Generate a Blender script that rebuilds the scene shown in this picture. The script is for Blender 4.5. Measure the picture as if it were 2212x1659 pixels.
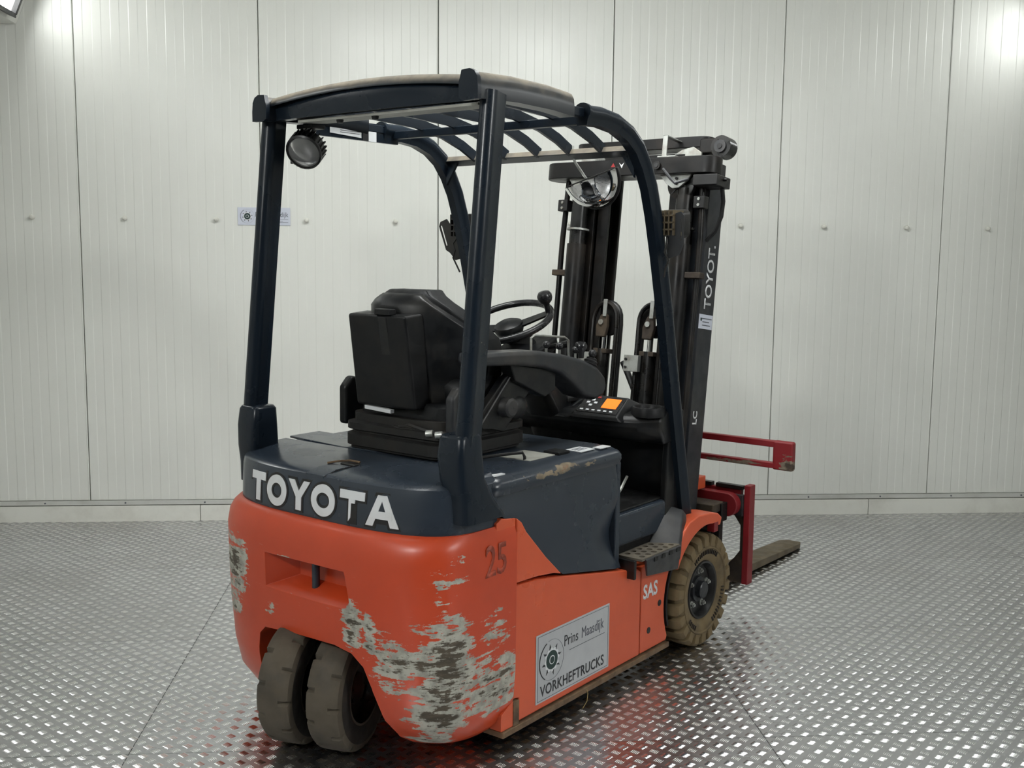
import bpy, bmesh, math, random
from mathutils import Vector, Matrix
random.seed(7)
for o in list(bpy.data.objects): bpy.data.objects.remove(o)
SC = bpy.context.scene
COL = SC.collection
PI = math.pi
V = Vector

# ------------------------------------------------------------------ camera, world, exposure
# room frame: X along the back wall, Y towards the back wall, Z up
cam_data = bpy.data.cameras.new('camera')
cam_data.sensor_fit = 'HORIZONTAL'; cam_data.sensor_width = 36.0
cam_data.lens = 36.0 * 2321.9 / 2212.0
cam_data.clip_start = 0.05
camera = bpy.data.objects.new('camera', cam_data); COL.objects.link(camera)
_yaw, _pitch, _roll = 0.6587 - 0.7402, 0.1195, 0.0098
_f = V((-math.sin(_yaw)*math.cos(_pitch), math.cos(_yaw)*math.cos(_pitch), -math.sin(_pitch)))
_r = V((math.cos(_yaw), math.sin(_yaw), 0)); _u = _r.cross(_f)
_r2 = _r*math.cos(_roll) + _u*math.sin(_roll); _u2 = _u*math.cos(_roll) - _r*math.sin(_roll)
_m = Matrix((_r2, _u2, -_f)).transposed().to_4x4(); _m.translation = V((0.3581, -3.2661, 1.5541))
camera.matrix_world = _m
SC.camera = camera

world = bpy.data.worlds.new('world'); SC.world = world; world.use_nodes = True
world.node_tree.nodes['Background'].inputs[0].default_value = (0.75, 0.8, 0.85, 1)
world.node_tree.nodes['Background'].inputs[1].default_value = 0.05
LAMP_POWER, CEIL_POWER, STRONG_POWER = 9.0, 35.0, 140.0            # emission strength of the LED floodlights
SC.view_settings.view_transform = 'Standard'; SC.view_settings.look = 'None'
SC.view_settings.gamma = 1.0; SC.view_settings.use_curve_mapping = False
SC.view_settings.exposure = 0.1

# ------------------------------------------------------------------ materials
def srgb(r, g, b):
    f = lambda c: (c/255/12.92) if c/255 <= 0.04045 else ((c/255+0.055)/1.055)**2.4
    return (f(r), f(g), f(b), 1)

class NT:
    def __init__(s, name):
        s.mat = bpy.data.materials.new(name); s.mat.use_nodes = True
        s.t = s.mat.node_tree; s.n = s.t.nodes; s.l = s.t.links
        s.b = s.n['Principled BSDF']
        s.co = None
    def new(s, typ, **kw):
        n = s.n.new(typ)
        for k, v in kw.items(): setattr(n, k, v)
        return n
    def link(s, a, b): s.l.new(a, b)
    def obj(s):
        if s.co is None: s.co = s.new('ShaderNodeTexCoord').outputs['Object']
        return s.co
    def mapping(s, scale=(1, 1, 1), loc=(0, 0, 0), rot=(0, 0, 0)):
        m = s.new('ShaderNodeMapping'); s.link(s.obj(), m.inputs[0])
        m.inputs['Scale'].default_value = scale; m.inputs['Location'].default_value = loc
        m.inputs['Rotation'].default_value = rot
        return m.outputs[0]
    def noise(s, scale, detail=4, rough=.55, vec=None, lac=2.0):
        n = s.new('ShaderNodeTexNoise'); s.link(vec or s.obj(), n.inputs['Vector'])
        n.inputs['Scale'].default_value = scale; n.inputs['Detail'].default_value = detail
        n.inputs['Roughness'].default_value = rough
        return n.outputs['Fac']
    def ramp(s, val, a, b, lo=0., hi=1.):
        n = s.new('ShaderNodeMapRange'); n.interpolation_type = 'SMOOTHSTEP'
        s.inp(n.inputs['Value'], val)
        n.inputs['From Min'].default_value = a; n.inputs['From Max'].default_value = b
        n.inputs['To Min'].default_value = lo; n.inputs['To Max'].default_value = hi
        return n.outputs[0]
    def inp(s, sock, v):
        if isinstance(v, (int, float)): sock.default_value = v
        elif isinstance(v, tuple): sock.default_value = v
        else: s.link(v, sock)
    def math(s, op, a, b=0.0, clamp=False):
        n = s.new('ShaderNodeMath', operation=op); n.use_clamp = clamp
        s.inp(n.inputs[0], a); s.inp(n.inputs[1], b)
        return n.outputs[0]
    def mix(s, fac, a, b):
        n = s.new('ShaderNodeMix', data_type='RGBA')
        s.inp(n.inputs[0], fac); s.inp(n.inputs[6], a); s.inp(n.inputs[7], b)
        return n.outputs[2]
    def blob(s, c, r):
        m = s.new('ShaderNodeMapping'); m.vector_type = 'POINT'; s.link(s.obj(), m.inputs[0])
        m.inputs['Scale'].default_value = [1/k for k in r]
        m.inputs['Location'].default_value = [-c[i]/r[i] for i in range(3)]
        n = s.new('ShaderNodeVectorMath', operation='LENGTH'); s.link(m.outputs[0], n.inputs[0])
        return s.ramp(n.outputs['Value'], 1.0, 0.0)
    def axis(s, i):
        n = s.new('ShaderNodeSeparateXYZ'); s.link(s.obj(), n.inputs[0]); return n.outputs[i]
    def bump(s, h, strength=.2, dist=.002):
        n = s.new('ShaderNodeBump'); n.inputs['Strength'].default_value = strength
        n.inputs['Distance'].default_value = dist; s.link(h, n.inputs['Height'])
        s.link(n.outputs[0], s.b.inputs['Normal'])
    def set(s, color=None, rough=None, metal=None, spec=None, coat=None, coat_rough=None):
        B = s.b.inputs
        if color is not None: s.inp(B['Base Color'], color)
        if rough is not None: s.inp(B['Roughness'], rough)
        if metal is not None: s.inp(B['Metallic'], metal)
        if spec is not None: B['Specular IOR Level'].default_value = spec
        if coat is not None: B['Coat Weight'].default_value = coat
        if coat_rough is not None: B['Coat Roughness'].default_value = coat_rough
        return s.mat

def simple(name, col, rough=.5, metal=0., spec=.5, dirt=None, dirt_amt=.5, scale=9., coat=None, bump=0., r_var=.1):
    m = NT(name); nz = m.noise(scale, 6, .62)
    c = col
    if dirt is not None:
        c = m.mix(m.ramp(nz, .5-.1, .75, 0, dirt_amt), col, dirt)
    rg = m.ramp(m.noise(scale*2.3, 3), .3, .7, max(.02, rough-r_var), min(1, rough+r_var))
    if bump: m.bump(m.noise(scale*14, 3), bump, .001)
    return m.set(c, rg, metal, spec, coat)

MAT = {}
def worn_paint(name, base, blobs, prim, steel, rough=.36, streak=(9, 9, 46), faint=.06, thr=.62, dirt=None, spec=.5):
    m = NT(name)
    st = m.noise(1.0, 7, .68, m.mapping(streak))
    fine = m.noise(34, 5, .7)
    n2 = m.math('ADD', m.math('MULTIPLY', st, .72), m.math('MULTIPLY', fine, .28))
    tot = None
    for c, r, k in blobs:
        b = m.math('MULTIPLY', m.blob(c, r), k)
        tot = b if tot is None else m.math('MAXIMUM', tot, b)
    if tot is None: tot = m.math('ADD', 0.0, 0.0)
    amp = m.math('ADD', 1.0, m.math('MULTIPLY', m.math('MULTIPLY', tot, 2.2, True), 1.5))
    v = m.math('ADD', m.math('ADD', m.math('MULTIPLY', m.math('SUBTRACT', n2, .5), amp), .5), tot)
    chip = m.ramp(v, thr+.135, thr+.15)
    deep = m.ramp(m.math('ADD', v, m.math('MULTIPLY', m.noise(60, 4), .12)), thr+.40, thr+.52)
    tone = m.noise(3.2, 5, .6)
    c0 = m.mix(m.ramp(tone, .3, .75, 0, .45), base, dirt or tuple(list(k*.72 for k in base[:3])+[1]))
    c0 = m.mix(m.ramp(m.noise(1., 6, .7, m.mapping((7, 7, 120))), .66, .70, 0, faint*4), c0, prim)
    c1 = m.mix(m.ramp(m.noise(26, 4, .6), .35, .65), prim, tuple(list(k*.62 for k in prim[:3])+[1]))
    c2 = m.mix(m.ramp(m.noise(1., 6, .7, m.mapping((16, 16, 70))), .35, .68), steel, tuple(list(k*1.9 for k in steel[:3])+[1]))
    col = m.mix(chip, c0, m.mix(deep, c1, c2))
    m.bump(m.math('SUBTRACT', 1.0, chip), .35, .0012)
    rg = m.math('ADD', m.math('MULTIPLY', chip, .34), m.ramp(tone, .3, .7, rough-.06, rough+.08))
    return m.set(col, rg, 0., spec)

ORANGE = srgb(190, 68, 34); PRIM = srgb(176, 174, 162); STEEL = srgb(62, 55, 44)
MAT['orange_cw'] = worn_paint('orange_paint_worn', ORANGE,
    [((.47, .10, .34), (.20, .18, .28), .64), ((.45, .10, .20), (.17, .17, .14), .55), ((.50, .30, .26), (.06, .28, .18), .46),
     ((.35, .02, .36), (.18, .12, .18), .46), ((.50, .28, .42), (.05, .18, .14), .33), ((-.37, .0, .53), (.16, .16, .20), .58),
     ((-.40, .03, .40), (.15, .12, .07), .48), ((.205, -.02, .46), (.075, .08, .14), .58), ((.275, -.01, .43), (.05, .08, .15), .40),
     ((.42, .12, .115), (.17, .16, .06), .46), ((.46, .12, .62), (.14, .14, .16), .24), ((-.05, -.02, .612), (.3, .06, .02), .27),
     ((-.16, -.01, .43), (.09, .05, .05), .24), ((.1, -.02, .5), (.5, .2, .3), .10)],
    PRIM, STEEL, .34)
MAT['orange'] = worn_paint('orange_paint', srgb(206, 88, 52), [((.5, .80, .07), (.1, .6, .03), .16), ((.5, 1.17, .3), (.05, .02, .3), .13)], PRIM, STEEL, .33, faint=.015)
MAT['slate'] = worn_paint('slate_paint', srgb(43, 51, 61), [((.3, .06, .86), (.05, .05, .06), .12), ((-.22, .06, .93), (.03, .05, .05), .16), ((.47, .10, .83), (.05, .08, .1), .13)], srgb(165, 150, 120), srgb(80, 70, 60), .25, faint=.0)
MAT['slate_edge'] = worn_paint('slate_paint_edge', srgb(42, 49, 58), [((.505, .62, .865), (.022, .50, .030), .34), ((.5, .66, .87), (.04, .12, .03), .42)], srgb(125, 112, 92), srgb(96, 74, 56), .3, streak=(30, 10, 30), faint=0.)
MAT['frame'] = worn_paint('frame_paint', srgb(22, 30, 39), [((.49, .24, 1.35), (.06, .08, .25), .14), ((.49, .22, 1.12), (.06, .06, .2), .13), ((.49, .25, .93), (.06, .1, .1), .14)], srgb(165, 150, 120), srgb(100, 70, 48), .27, streak=(30, 30, 26), faint=0., spec=.28)
def dusty_mat():
    m = NT('frame_paint_dusty'); g = m.new('ShaderNodeNewGeometry'); sp = m.new('ShaderNodeSeparateXYZ'); m.link(g.outputs['Normal'], sp.inputs[0])
    up = m.ramp(m.math('ADD', sp.outputs[2], m.math('MULTIPLY', m.math('SUBTRACT', m.noise(11, 5), .5), .7)), .05, .75)
    d = m.mix(m.ramp(m.noise(20, 4), .3, .7), srgb(122, 113, 98), srgb(98, 91, 80))
    return m.set(m.mix(up, srgb(21, 27, 34), d), m.ramp(up, 0, 1, .3, .85), 0, .5)
MAT['dusty'] = dusty_mat()
MAT['plastic'] = simple('black_plastic', srgb(14, 16, 19), .40, spec=.35, dirt=srgb(58, 55, 50), dirt_amt=.5, scale=7)
MAT['plastic_d'] = simple('black_plastic_matt', srgb(11, 12, 15), .45, spec=.3, dirt=srgb(30, 28, 25), dirt_amt=.5, scale=8)
MAT['plastic_g'] = simple('dark_grey_plastic', srgb(34, 36, 40), .42, dirt=srgb(80, 74, 66), dirt_amt=.35, scale=7)
MAT['seat'] = simple('seat_vinyl', srgb(13, 15, 18), .5, spec=.3, dirt=srgb(40, 37, 33), dirt_amt=.35, scale=8, bump=.1)
MAT['bellow'] = simple('rubber_bellow', srgb(16, 16, 16), .6, dirt=srgb(46, 39, 31), dirt_amt=.7, scale=6)
MAT['mast'] = simple('mast_steel', srgb(10, 10, 11), .40, spec=.3, dirt=srgb(42, 36, 30), dirt_amt=.6, scale=6)
MAT['mast_side'] = simple('mast_paint', srgb(34, 37, 42), .45, spec=.35, dirt=srgb(66, 62, 56), dirt_amt=.4, scale=6)
MAT['oily'] = simple('oily_steel', srgb(11, 11, 11), .33, dirt=srgb(36, 30, 24), dirt_amt=.7, scale=9)
MAT['zinc'] = simple('zinc_steel', srgb(176, 178, 174), .42, .75, dirt=srgb(110, 98, 82), dirt_amt=.7, scale=14)
MAT['chrome'] = NT('chrome').set((.9, .9, .9, 1), .04, 1.)
MAT['rust'] = simple('rusty_edge', srgb(112, 90, 66), .75, dirt=srgb(66, 48, 34), dirt_amt=.9, scale=16, bump=.3)
MAT['red'] = worn_paint('red_paint', srgb(122, 23, 29), [((.64, 2.14, .67), (.08, .1, .08), .50), ((.4, 2.14, .66), (.3, .1, .03), .36), ((.46, 2.1, .3), (.05, .05, .25), .14)], srgb(120, 108, 92), srgb(48, 38, 30), .45, faint=.02)
MAT['fork'] = simple('fork_steel', srgb(92, 82, 64), .6, .25, dirt=srgb(128, 112, 86), dirt_amt=.8, scale=7)
MAT['brown_dirt'] = simple('dirt_caked_steel', srgb(40, 31, 23), .75, dirt=srgb(70, 58, 42), dirt_amt=.9, scale=14, bump=.4)
MAT['tyre'] = simple('tyre_rubber_dusty', srgb(82, 74, 62), .85, dirt=srgb(60, 56, 50), dirt_amt=.8, scale=8, bump=.25)
MAT['tyre_side'] = simple('tyre_rubber_side', srgb(34, 30, 26), .85, dirt=srgb(58, 46, 34), dirt_amt=.8, scale=9, bump=.2)
MAT['tyre_tan'] = simple('tyre_rubber_tan', srgb(110, 94, 66), .85, dirt=srgb(72, 62, 46), dirt_amt=.9, scale=9, bump=.25)
MAT['black'] = simple('black_paint', srgb(16, 16, 17), .4, dirt=srgb(44, 38, 32), dirt_amt=.4, scale=10)
MAT['white'] = simple('white_vinyl', srgb(214, 216, 218), .45, dirt=srgb(190, 190, 186), dirt_amt=.4, scale=12)
MAT['sign'] = simple('sign_silver', srgb(182, 184, 186), .42, .15, dirt=srgb(164, 166, 170), dirt_amt=.6, scale=6)
MAT['ink'] = simple('ink', srgb(30, 32, 36), .5)
MAT['ink_grey'] = simple('ink_grey', srgb(84, 86, 94), .5)
MAT['ink_green'] = simple('ink_green', srgb(22, 50, 46), .5)
MAT['yellow'] = simple('yellow_label', srgb(232, 178, 34), .45)
MAT['label_red'] = simple('red_label', srgb(140, 34, 34), .5)
MAT['label_green'] = simple('green_key', srgb(50, 130, 80), .5)
MAT['grey_plate'] = simple('grey_plate', srgb(158, 158, 150), .6, dirt=srgb(120, 116, 106), dirt_amt=.6, scale=9)
MAT['stencil'] = simple('dark_stencil', srgb(128, 50, 30), .5, dirt=srgb(186, 70, 38), dirt_amt=.9, scale=40)
MAT['rubber'] = simple('black_rubber', srgb(15, 15, 16), .5)
MAT['knob'] = simple('knob_plastic', srgb(28, 28, 30), .3)
MAT['straw'] = simple('dry_straw', srgb(150, 130, 84), .8)
def emis(name, col, st):
    m = NT(name); m.set(col, .4); m.b.inputs['Emission Color'].default_value = col; m.b.inputs['Emission Strength'].default_value = st
    return m.mat
MAT['lcd'] = emis('lcd_screen', srgb(240, 120, 30), .75)
_l = NT('lamp_lens'); _l.set(srgb(150, 150, 148), .08, 0, .5); _l.b.inputs['Transmission Weight'].default_value = .55; MAT['lens'] = _l.mat
MAT['led'] = emis('led_diffuser', (.975, 1., .985, 1), LAMP_POWER)
MAT['led_ceiling'] = emis('led_diffuser_ceiling', (.975, 1., .985, 1), CEIL_POWER)
MAT['led_strong'] = emis('led_diffuser_strong', (.975, 1., .985, 1), STRONG_POWER)
MAT['refl'] = NT('lamp_reflector').set((.7, .7, .7, 1), .25, 1.)

# ------------------------------------------------------------------ mesh helpers
class MB:
    def __init__(s, tf=None): s.v = []; s.f = []; s.tf = tf
    def add(s, vs, fs):
        n = len(s.v)
        s.v += [tuple(s.tf(V(p))) if s.tf else tuple(p) for p in vs]
        s.f += [tuple(i+n for i in f) for f in fs]
        return s
    def box(s, x0, x1, y0, y1, z0, z1):
        p = [(x, y, z) for z in (z0, z1) for y in (y0, y1) for x in (x0, x1)]
        return s.add(p, [(0, 2, 3, 1), (4, 5, 7, 6), (0, 1, 5, 4), (2, 6, 7, 3), (0, 4, 6, 2), (1, 3, 7, 5)])
    def obox(s, c, ax, size):
        c = V(c); ax = [V(a).normalized()*(k/2) for a, k in zip(ax, size)]
        p = [c + ax[0]*i + ax[1]*j + ax[2]*k for k in (-1, 1) for j in (-1, 1) for i in (-1, 1)]
        return s.add(p, [(0, 2, 3, 1), (4, 5, 7, 6), (0, 1, 5, 4), (2, 6, 7, 3), (0, 4, 6, 2), (1, 3, 7, 5)])
    def prism(s, poly, axis, a, b):
        n = len(poly)
        def mk(p, t):
            return {'x': (t, p[0], p[1]), 'y': (p[0], t, p[1]), 'z': (p[0], p[1], t)}[axis]
        vs = [mk(p, a) for p in poly] + [mk(p, b) for p in poly]
        fs = [tuple(range(n)), tuple(range(2*n-1, n-1, -1))] + [(i, n+i, n+(i+1) % n, (i+1) % n) for i in range(n)]
        return s.add(vs, fs)
    def loft(s, rings, cap=True, closed=True):
        n = len(rings[0]); vs = [p for r in rings for p in r]; fs = []
        for k in range(len(rings)-1):
            for i in range(n if closed else n-1):
                j = (i+1) % n
                fs.append((k*n+i, k*n+j, (k+1)*n+j, (k+1)*n+i))
        if cap: fs += [tuple(range(n-1, -1, -1)), tuple(range((len(rings)-1)*n, len(rings)*n))]
        return s.add(vs, fs)
    def cyl(s, p0, p1, r0, r1=None, n=16, cap=True):
        p0, p1 = V(p0), V(p1); r1 = r0 if r1 is None else r1
        d = (p1-p0).normalized(); a = d.orthogonal().normalized(); b = d.cross(a)
        rg = lambda p, r: [p + (a*math.cos(2*PI*i/n) + b*math.sin(2*PI*i/n))*r for i in range(n)]
        return s.loft([rg(p0, r0), rg(p1, r1)], cap)
    def lathe(s, prof, org, axis, n=32, cap=False, closed=False, fn=None):
        org = V(org); d = V(axis).normalized(); a = d.orthogonal().normalized(); b = d.cross(a)
        rings = []
        for k, (r, h) in enumerate(prof):
            rings.append([org + d*h + (a*math.cos(2*PI*i/n) + b*math.sin(2*PI*i/n))*(fn(k, i, r) if fn else r) for i in range(n)])
        if closed: rings.append(rings[0])
        return s.loft(rings, cap and not closed)
    def sweep(s, path, prof, ref=(1, 0, 0), cap=True, closed_path=False):
        # prof: (u, v) with u along ref side, v along in-plane normal
        path = [V(p) for p in path]; rings = []; N = len(path)
        for i, p in enumerate(path):
            if closed_path: t = path[(i+1) % N]-path[i-1]
            else: t = path[min(i+1, N-1)]-path[max(i-1, 0)]
            t.normalize(); u = V(ref); u = (u - t*u.dot(t)).normalized(); w = t.cross(u)
            rings.append([p + u*a + w*b for a, b in prof])
        if closed_path: rings.append(rings[0])
        return s.loft(rings, cap and not closed_path)
    def tube(s, path, r, n=8, cap=True, closed_path=False):
        path = [V(p) for p in path]; N = len(path); rings = []; u = None
        for i, p in enumerate(path):
            t = (path[(i+1) % N]-path[i-1]) if closed_path else (path[min(i+1, N-1)]-path[max(i-1, 0)])
            t.normalize()
            u = t.orthogonal().normalized() if u is None else (u - t*u.dot(t)).normalized()
            w = t.cross(u); rr = r(i/(N-1)) if callable(r) else r
            rings.append([p + (u*math.cos(2*PI*k/n) + w*math.sin(2*PI*k/n))*rr for k in range(n)])
        if closed_path: rings.append(rings[0])
        return s.loft(rings, cap and not closed_path)
    def sphere(s, c, r, n=16, m=10):
        c = V(c); r = V(r) if isinstance(r, (tuple, list)) else V((r, r, r))
        rings = [[c + V((r.x*math.sin(PI*k/m)*math.cos(2*PI*i/n), r.y*math.sin(PI*k/m)*math.sin(2*PI*i/n), -r.z*math.cos(PI*k/m))) for i in range(n)] for k in range(1, m)]
        return s.loft(rings, True)
    def sheet(s, grid, thick):
        # grid[i][j] surface points; closed solid made by offsetting along the vector thick
        R, Cn = len(grid), len(grid[0]); t = V(thick)
        vs = [V(p) for r in grid for p in r]; vs += [p+t for p in vs]; o = R*Cn; fs = []
        for i in range(R-1):
            for j in range(Cn-1):
                a, b, c, d = i*Cn+j, i*Cn+j+1, (i+1)*Cn+j+1, (i+1)*Cn+j
                fs += [(a, b, c, d), (o+d, o+c, o+b, o+a)]
        bd = [j for j in range(Cn)] + [i*Cn+Cn-1 for i in range(1, R)] + [(R-1)*Cn+j for j in range(Cn-2, -1, -1)] + [i*Cn for i in range(R-2, 0, -1)]
        for k in range(len(bd)):
            a, b = bd[k], bd[(k+1) % len(bd)]; fs.append((b, a, o+a, o+b))
        return s.add(vs, fs)
    def mesh(s, name, smooth=40):
        me = bpy.data.meshes.new(name); me.from_pydata(s.v, [], s.f)
        bm = bmesh.new(); bm.from_mesh(me); bmesh.ops.recalc_face_normals(bm, faces=bm.faces); bm.to_mesh(me); bm.free()
        if smooth:
            me.polygons.foreach_set('use_smooth', [True]*len(me.polygons)); me.set_sharp_from_angle(angle=math.radians(smooth))
        return me
    def build(s, name, mat, parent=None, bevel=0., seg=2, smooth=40, label=None, kind=None):
        return mkobj(name, s.mesh(name, smooth), mat, parent, bevel, seg, label, kind)

def mkobj(name, me, mat, parent=None, bevel=0., seg=2, label=None, kind=None):
    o = bpy.data.objects.new(name, me); COL.objects.link(o)
    me.materials.clear(); me.materials.append(MAT[mat] if isinstance(mat, str) else mat)
    if parent: o.parent = parent
    if bevel:
        b = o.modifiers.new('bevel', 'BEVEL'); b.width = bevel; b.segments = seg; b.limit_method = 'ANGLE'
        b.angle_limit = math.radians(35); b.harden_normals = True
    if label: o['label'] = label
    if kind: o['kind'] = kind
    return o
def copy_obj(o, parent=None, loc=None):
    c = o.copy(); COL.objects.link(c)
    if parent: c.parent = parent
    if loc: c.location = loc
    return c
def mirror_x(mb):
    m = MB(); m.v = [(-x, y, z) for x, y, z in mb.v]; m.f = [tuple(reversed(f)) for f in mb.f]; return m
def tag(o, label, cat, group=None):
    o['label'] = label; o['category'] = cat
    if group: o['group'] = group
    return o
def boolean(o, cutter, op='DIFFERENCE'):
    me = cutter.mesh('cutter', 0); c = bpy.data.objects.new('cutter', me); COL.objects.link(c)
    c.parent = o.parent
    md = o.modifiers.new('cut', 'BOOLEAN'); md.operation = op; md.object = c; md.solver = 'EXACT'
    dg = bpy.context.evaluated_depsgraph_get(); dg.update()
    nm = bpy.data.meshes.new_from_object(o.evaluated_get(dg)); o.modifiers.remove(md)
    old = o.data; mats = [m for m in old.materials]; o.data = nm
    nm.materials.clear(); [nm.materials.append(m) for m in mats]
    bpy.data.objects.remove(c); bpy.data.meshes.remove(me)
    nm.polygons.foreach_set('use_smooth', [True]*len(nm.polygons)); nm.set_sharp_from_angle(angle=math.radians(40))
    return o
def rrect(cx, cy, w, h, r, n=5):
    pts = []
    for sx, sy, a0 in ((1, 1, 0), (-1, 1, 90), (-1, -1, 180), (1, -1, 270)):
        for i in range(n+1):
            a = math.radians(a0 + 90*i/n)
            pts.append((cx + sx*(w/2-r) + r*math.cos(a), cy + sy*(h/2-r) + r*math.sin(a)))
    return pts
def ring_z(pts, z): return [(x, y, z) for x, y in pts]
def text_mesh(name, body, mat, parent, org, ux, uy, size, thick=.0006, bold=0., xs=1., align='LEFT', label=None, spacing=1.):
    cu = bpy.data.curves.new('t', 'FONT'); cu.body = body; cu.size = size; cu.offset = bold; cu.align_x = align; cu.space_character = spacing
    cu.resolution_u = 3
    t = bpy.data.objects.new('t', cu); COL.objects.link(t)
    dg = bpy.context.evaluated_depsgraph_get(); dg.update()
    me = bpy.data.meshes.new_from_object(t.evaluated_get(dg)); bpy.data.objects.remove(t); bpy.data.curves.remove(cu)
    bm = bmesh.new(); bm.from_mesh(me)
    g = bmesh.ops.extrude_face_region(bm, geom=bm.faces[:])
    for e in g['geom']:
        if isinstance(e, bmesh.types.BMVert): e.co.z += thick
    ux, uy = V(ux).normalized(), V(uy).normalized(); n = ux.cross(uy); o = V(org)
    for v in bm.verts: v.co = o + ux*(v.co.x*xs) + uy*v.co.y + n*v.co.z
    bmesh.ops.recalc_face_normals(bm, faces=bm.faces); me2 = bpy.data.meshes.new(name); bm.to_mesh(me2); bm.free(); bpy.data.meshes.remove(me)
    return mkobj(name, me2, mat, parent, label=label)

# ------------------------------------------------------------------ the room
X0, X1, Y0, Y1, ZC = -2.566, 5.434, -5.03, 2.99, 3.30
def wall_mat():
    m = NT('white_panel_paint'); nz = m.noise(1.4, 5, .6)
    c = m.mix(m.ramp(nz, .3, .8, 0, .35), srgb(222, 223, 217), srgb(208, 208, 201))
    c = m.mix(m.ramp(m.noise(60, 3), .70, .78, 0, .25), c, srgb(180, 178, 170))
    m.bump(m.noise(1., 3, .5, m.mapping((9, 9, .8))), .04, .004)
    return m.set(c, m.ramp(nz, .2, .8, .27, .36), 0, .5)
MAT['wall'] = wall_mat()
MAT['base'] = simple('baseboard_paint', srgb(222, 222, 214), .45, dirt=srgb(176, 172, 160), dirt_amt=.45, scale=5)
MAT['trim'] = simple('trim_paint', srgb(196, 197, 192), .4, dirt=srgb(160, 158, 150), dirt_amt=.5, scale=6)
MAT['joint'] = simple('panel_joint', srgb(132, 132, 126), .7)
MAT['ceil'] = simple('ceiling_paint', srgb(214, 214, 208), .5)
def alu(name, tread):
    m = NT(name); nz = m.noise(.9, 6, .62); sp = m.noise(7., 6, .7); sc = m.noise(1., 5, .65, m.mapping((3.5, 40, 1), rot=(0, 0, .5)))
    base = srgb(248, 248, 250) if tread else srgb(196, 196, 199)  # bars paler than the plate: glint contrast put into the base colours
    c = m.mix(m.ramp(nz, .42, .72, 0, .42), base, srgb(192, 190, 188))
    c = m.mix(m.ramp(sp, .66, .74, 0, .55), c, srgb(140, 138, 136))
    r = m.math('ADD', m.ramp(nz, .35, .7, .11 if tread else .25, .20 if tread else .36), m.ramp(sc, .45, .7, 0, .06))
    return m.set(c, r, 1.0)
MAT['alu'] = alu('aluminium_plate', False); MAT['alu_tread'] = alu('aluminium_tread', True)

def slab(name, x0, x1, y0, y1, z0, z1, mat):
    o = MB().box(x0, x1, y0, y1, z0, z1).build(name, mat, smooth=0); o['kind'] = 'structure'; return o
T = .08
floor = slab('floor', X0-T, X1+T, Y0-T, Y1+T, -.10, -.012, 'black')
wall_back = slab('wall_back', X0-T, X1+T, Y1+.04, Y1+.04+T, 0, ZC, 'joint')
wall_left = slab('wall_left', X0-T, X0, Y0, Y1+.04, 0, ZC, 'wall')
wall_right = slab('wall_right', X1, X1+T, Y0, Y1+.04, 0, ZC, 'wall')
MAT['hall'] = simple('dark_hall_door', srgb(52, 54, 56), .6)
wall_front = slab('wall_front', X0-T, X1+T, Y0-T, Y0, 0, ZC, 'hall')
ceiling = slab('ceiling', X0-T, X1+T, Y0-T, Y1+T, ZC, ZC+T, 'ceil')

# ribbed sandwich panels of the back wall, one object each
def panel_mesh():
    w = .9955; d = .0017; pts = [(0, .004), (.003, 0)]
    for k in range(10):
        a = .0035 + k*.0988
        pts += [(a+.044, 0), (a+.0485, d), (a+.0945, d), (a+.099, 0)]
    pts = pts[:-1] + [(w-.003, 0), (w, .004), (w, .038), (0, .038)]
    return MB().prism(pts, 'z', 0, ZC-.125).mesh('wall_panel', 0)
pm = panel_mesh()
for k in range(8):
    p = mkobj('wall_panel', pm, 'wall', wall_back); p.location = (X0 + k*1.0 + .002, Y1, .125)
capm = MB().lathe([(.001, -.030), (.007, -.0295), (.0115, -.026), (.013, -.019), (.0125, -.004), (.011, 0)], (0, 0, 0), (0, 1, 0), 16, True).mesh('fastener_cap', 50)
for k in range(-1, 15):
    p = mkobj('fastener_cap', capm, 'base', wall_back); p.location = (-1.82 + (k)*.503, Y1, 1.738)
bb = slab('baseboard_back', X0, X1, Y1+.004, Y1+.03, 0, .09, 'joint')
for a, b in ((X0, -.944), (-.941, 1.06), (1.063, 3.06), (3.063, X1)):
    MB().box(a, b, Y1-.016, Y1+.006, 0, .093).build('baseboard_board', 'base', bb, .002)
tr = slab('trim_1', X0, X1, Y1-.012, Y1+.02, .098, .122, 'trim')
scr = MB().cyl((0, 0, 0), (0, -.004, 0), .005, n=8).mesh('trim_screw', 0)
for k in range(17):
    p = mkobj('trim_screw', scr, 'ink_grey', tr); p.location = (X0+.3+k*.45, Y1-.012, .110)

# slanted lamp soffits along both sides
for i, (xa, sgn) in enumerate(((-1.864, 1), (4.10, -1))):
    xb = xa + sgn*.42*(ZC-2.779); xo = X0 if sgn > 0 else X1
    s = MB().prism([(xo, 2.779), (xa, 2.779), (xb, ZC), (xo, ZC)], 'y', Y0, Y1-.001).build('trim_%d' % (i+2), 'ceil', smooth=0); s['kind'] = 'structure'

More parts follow.
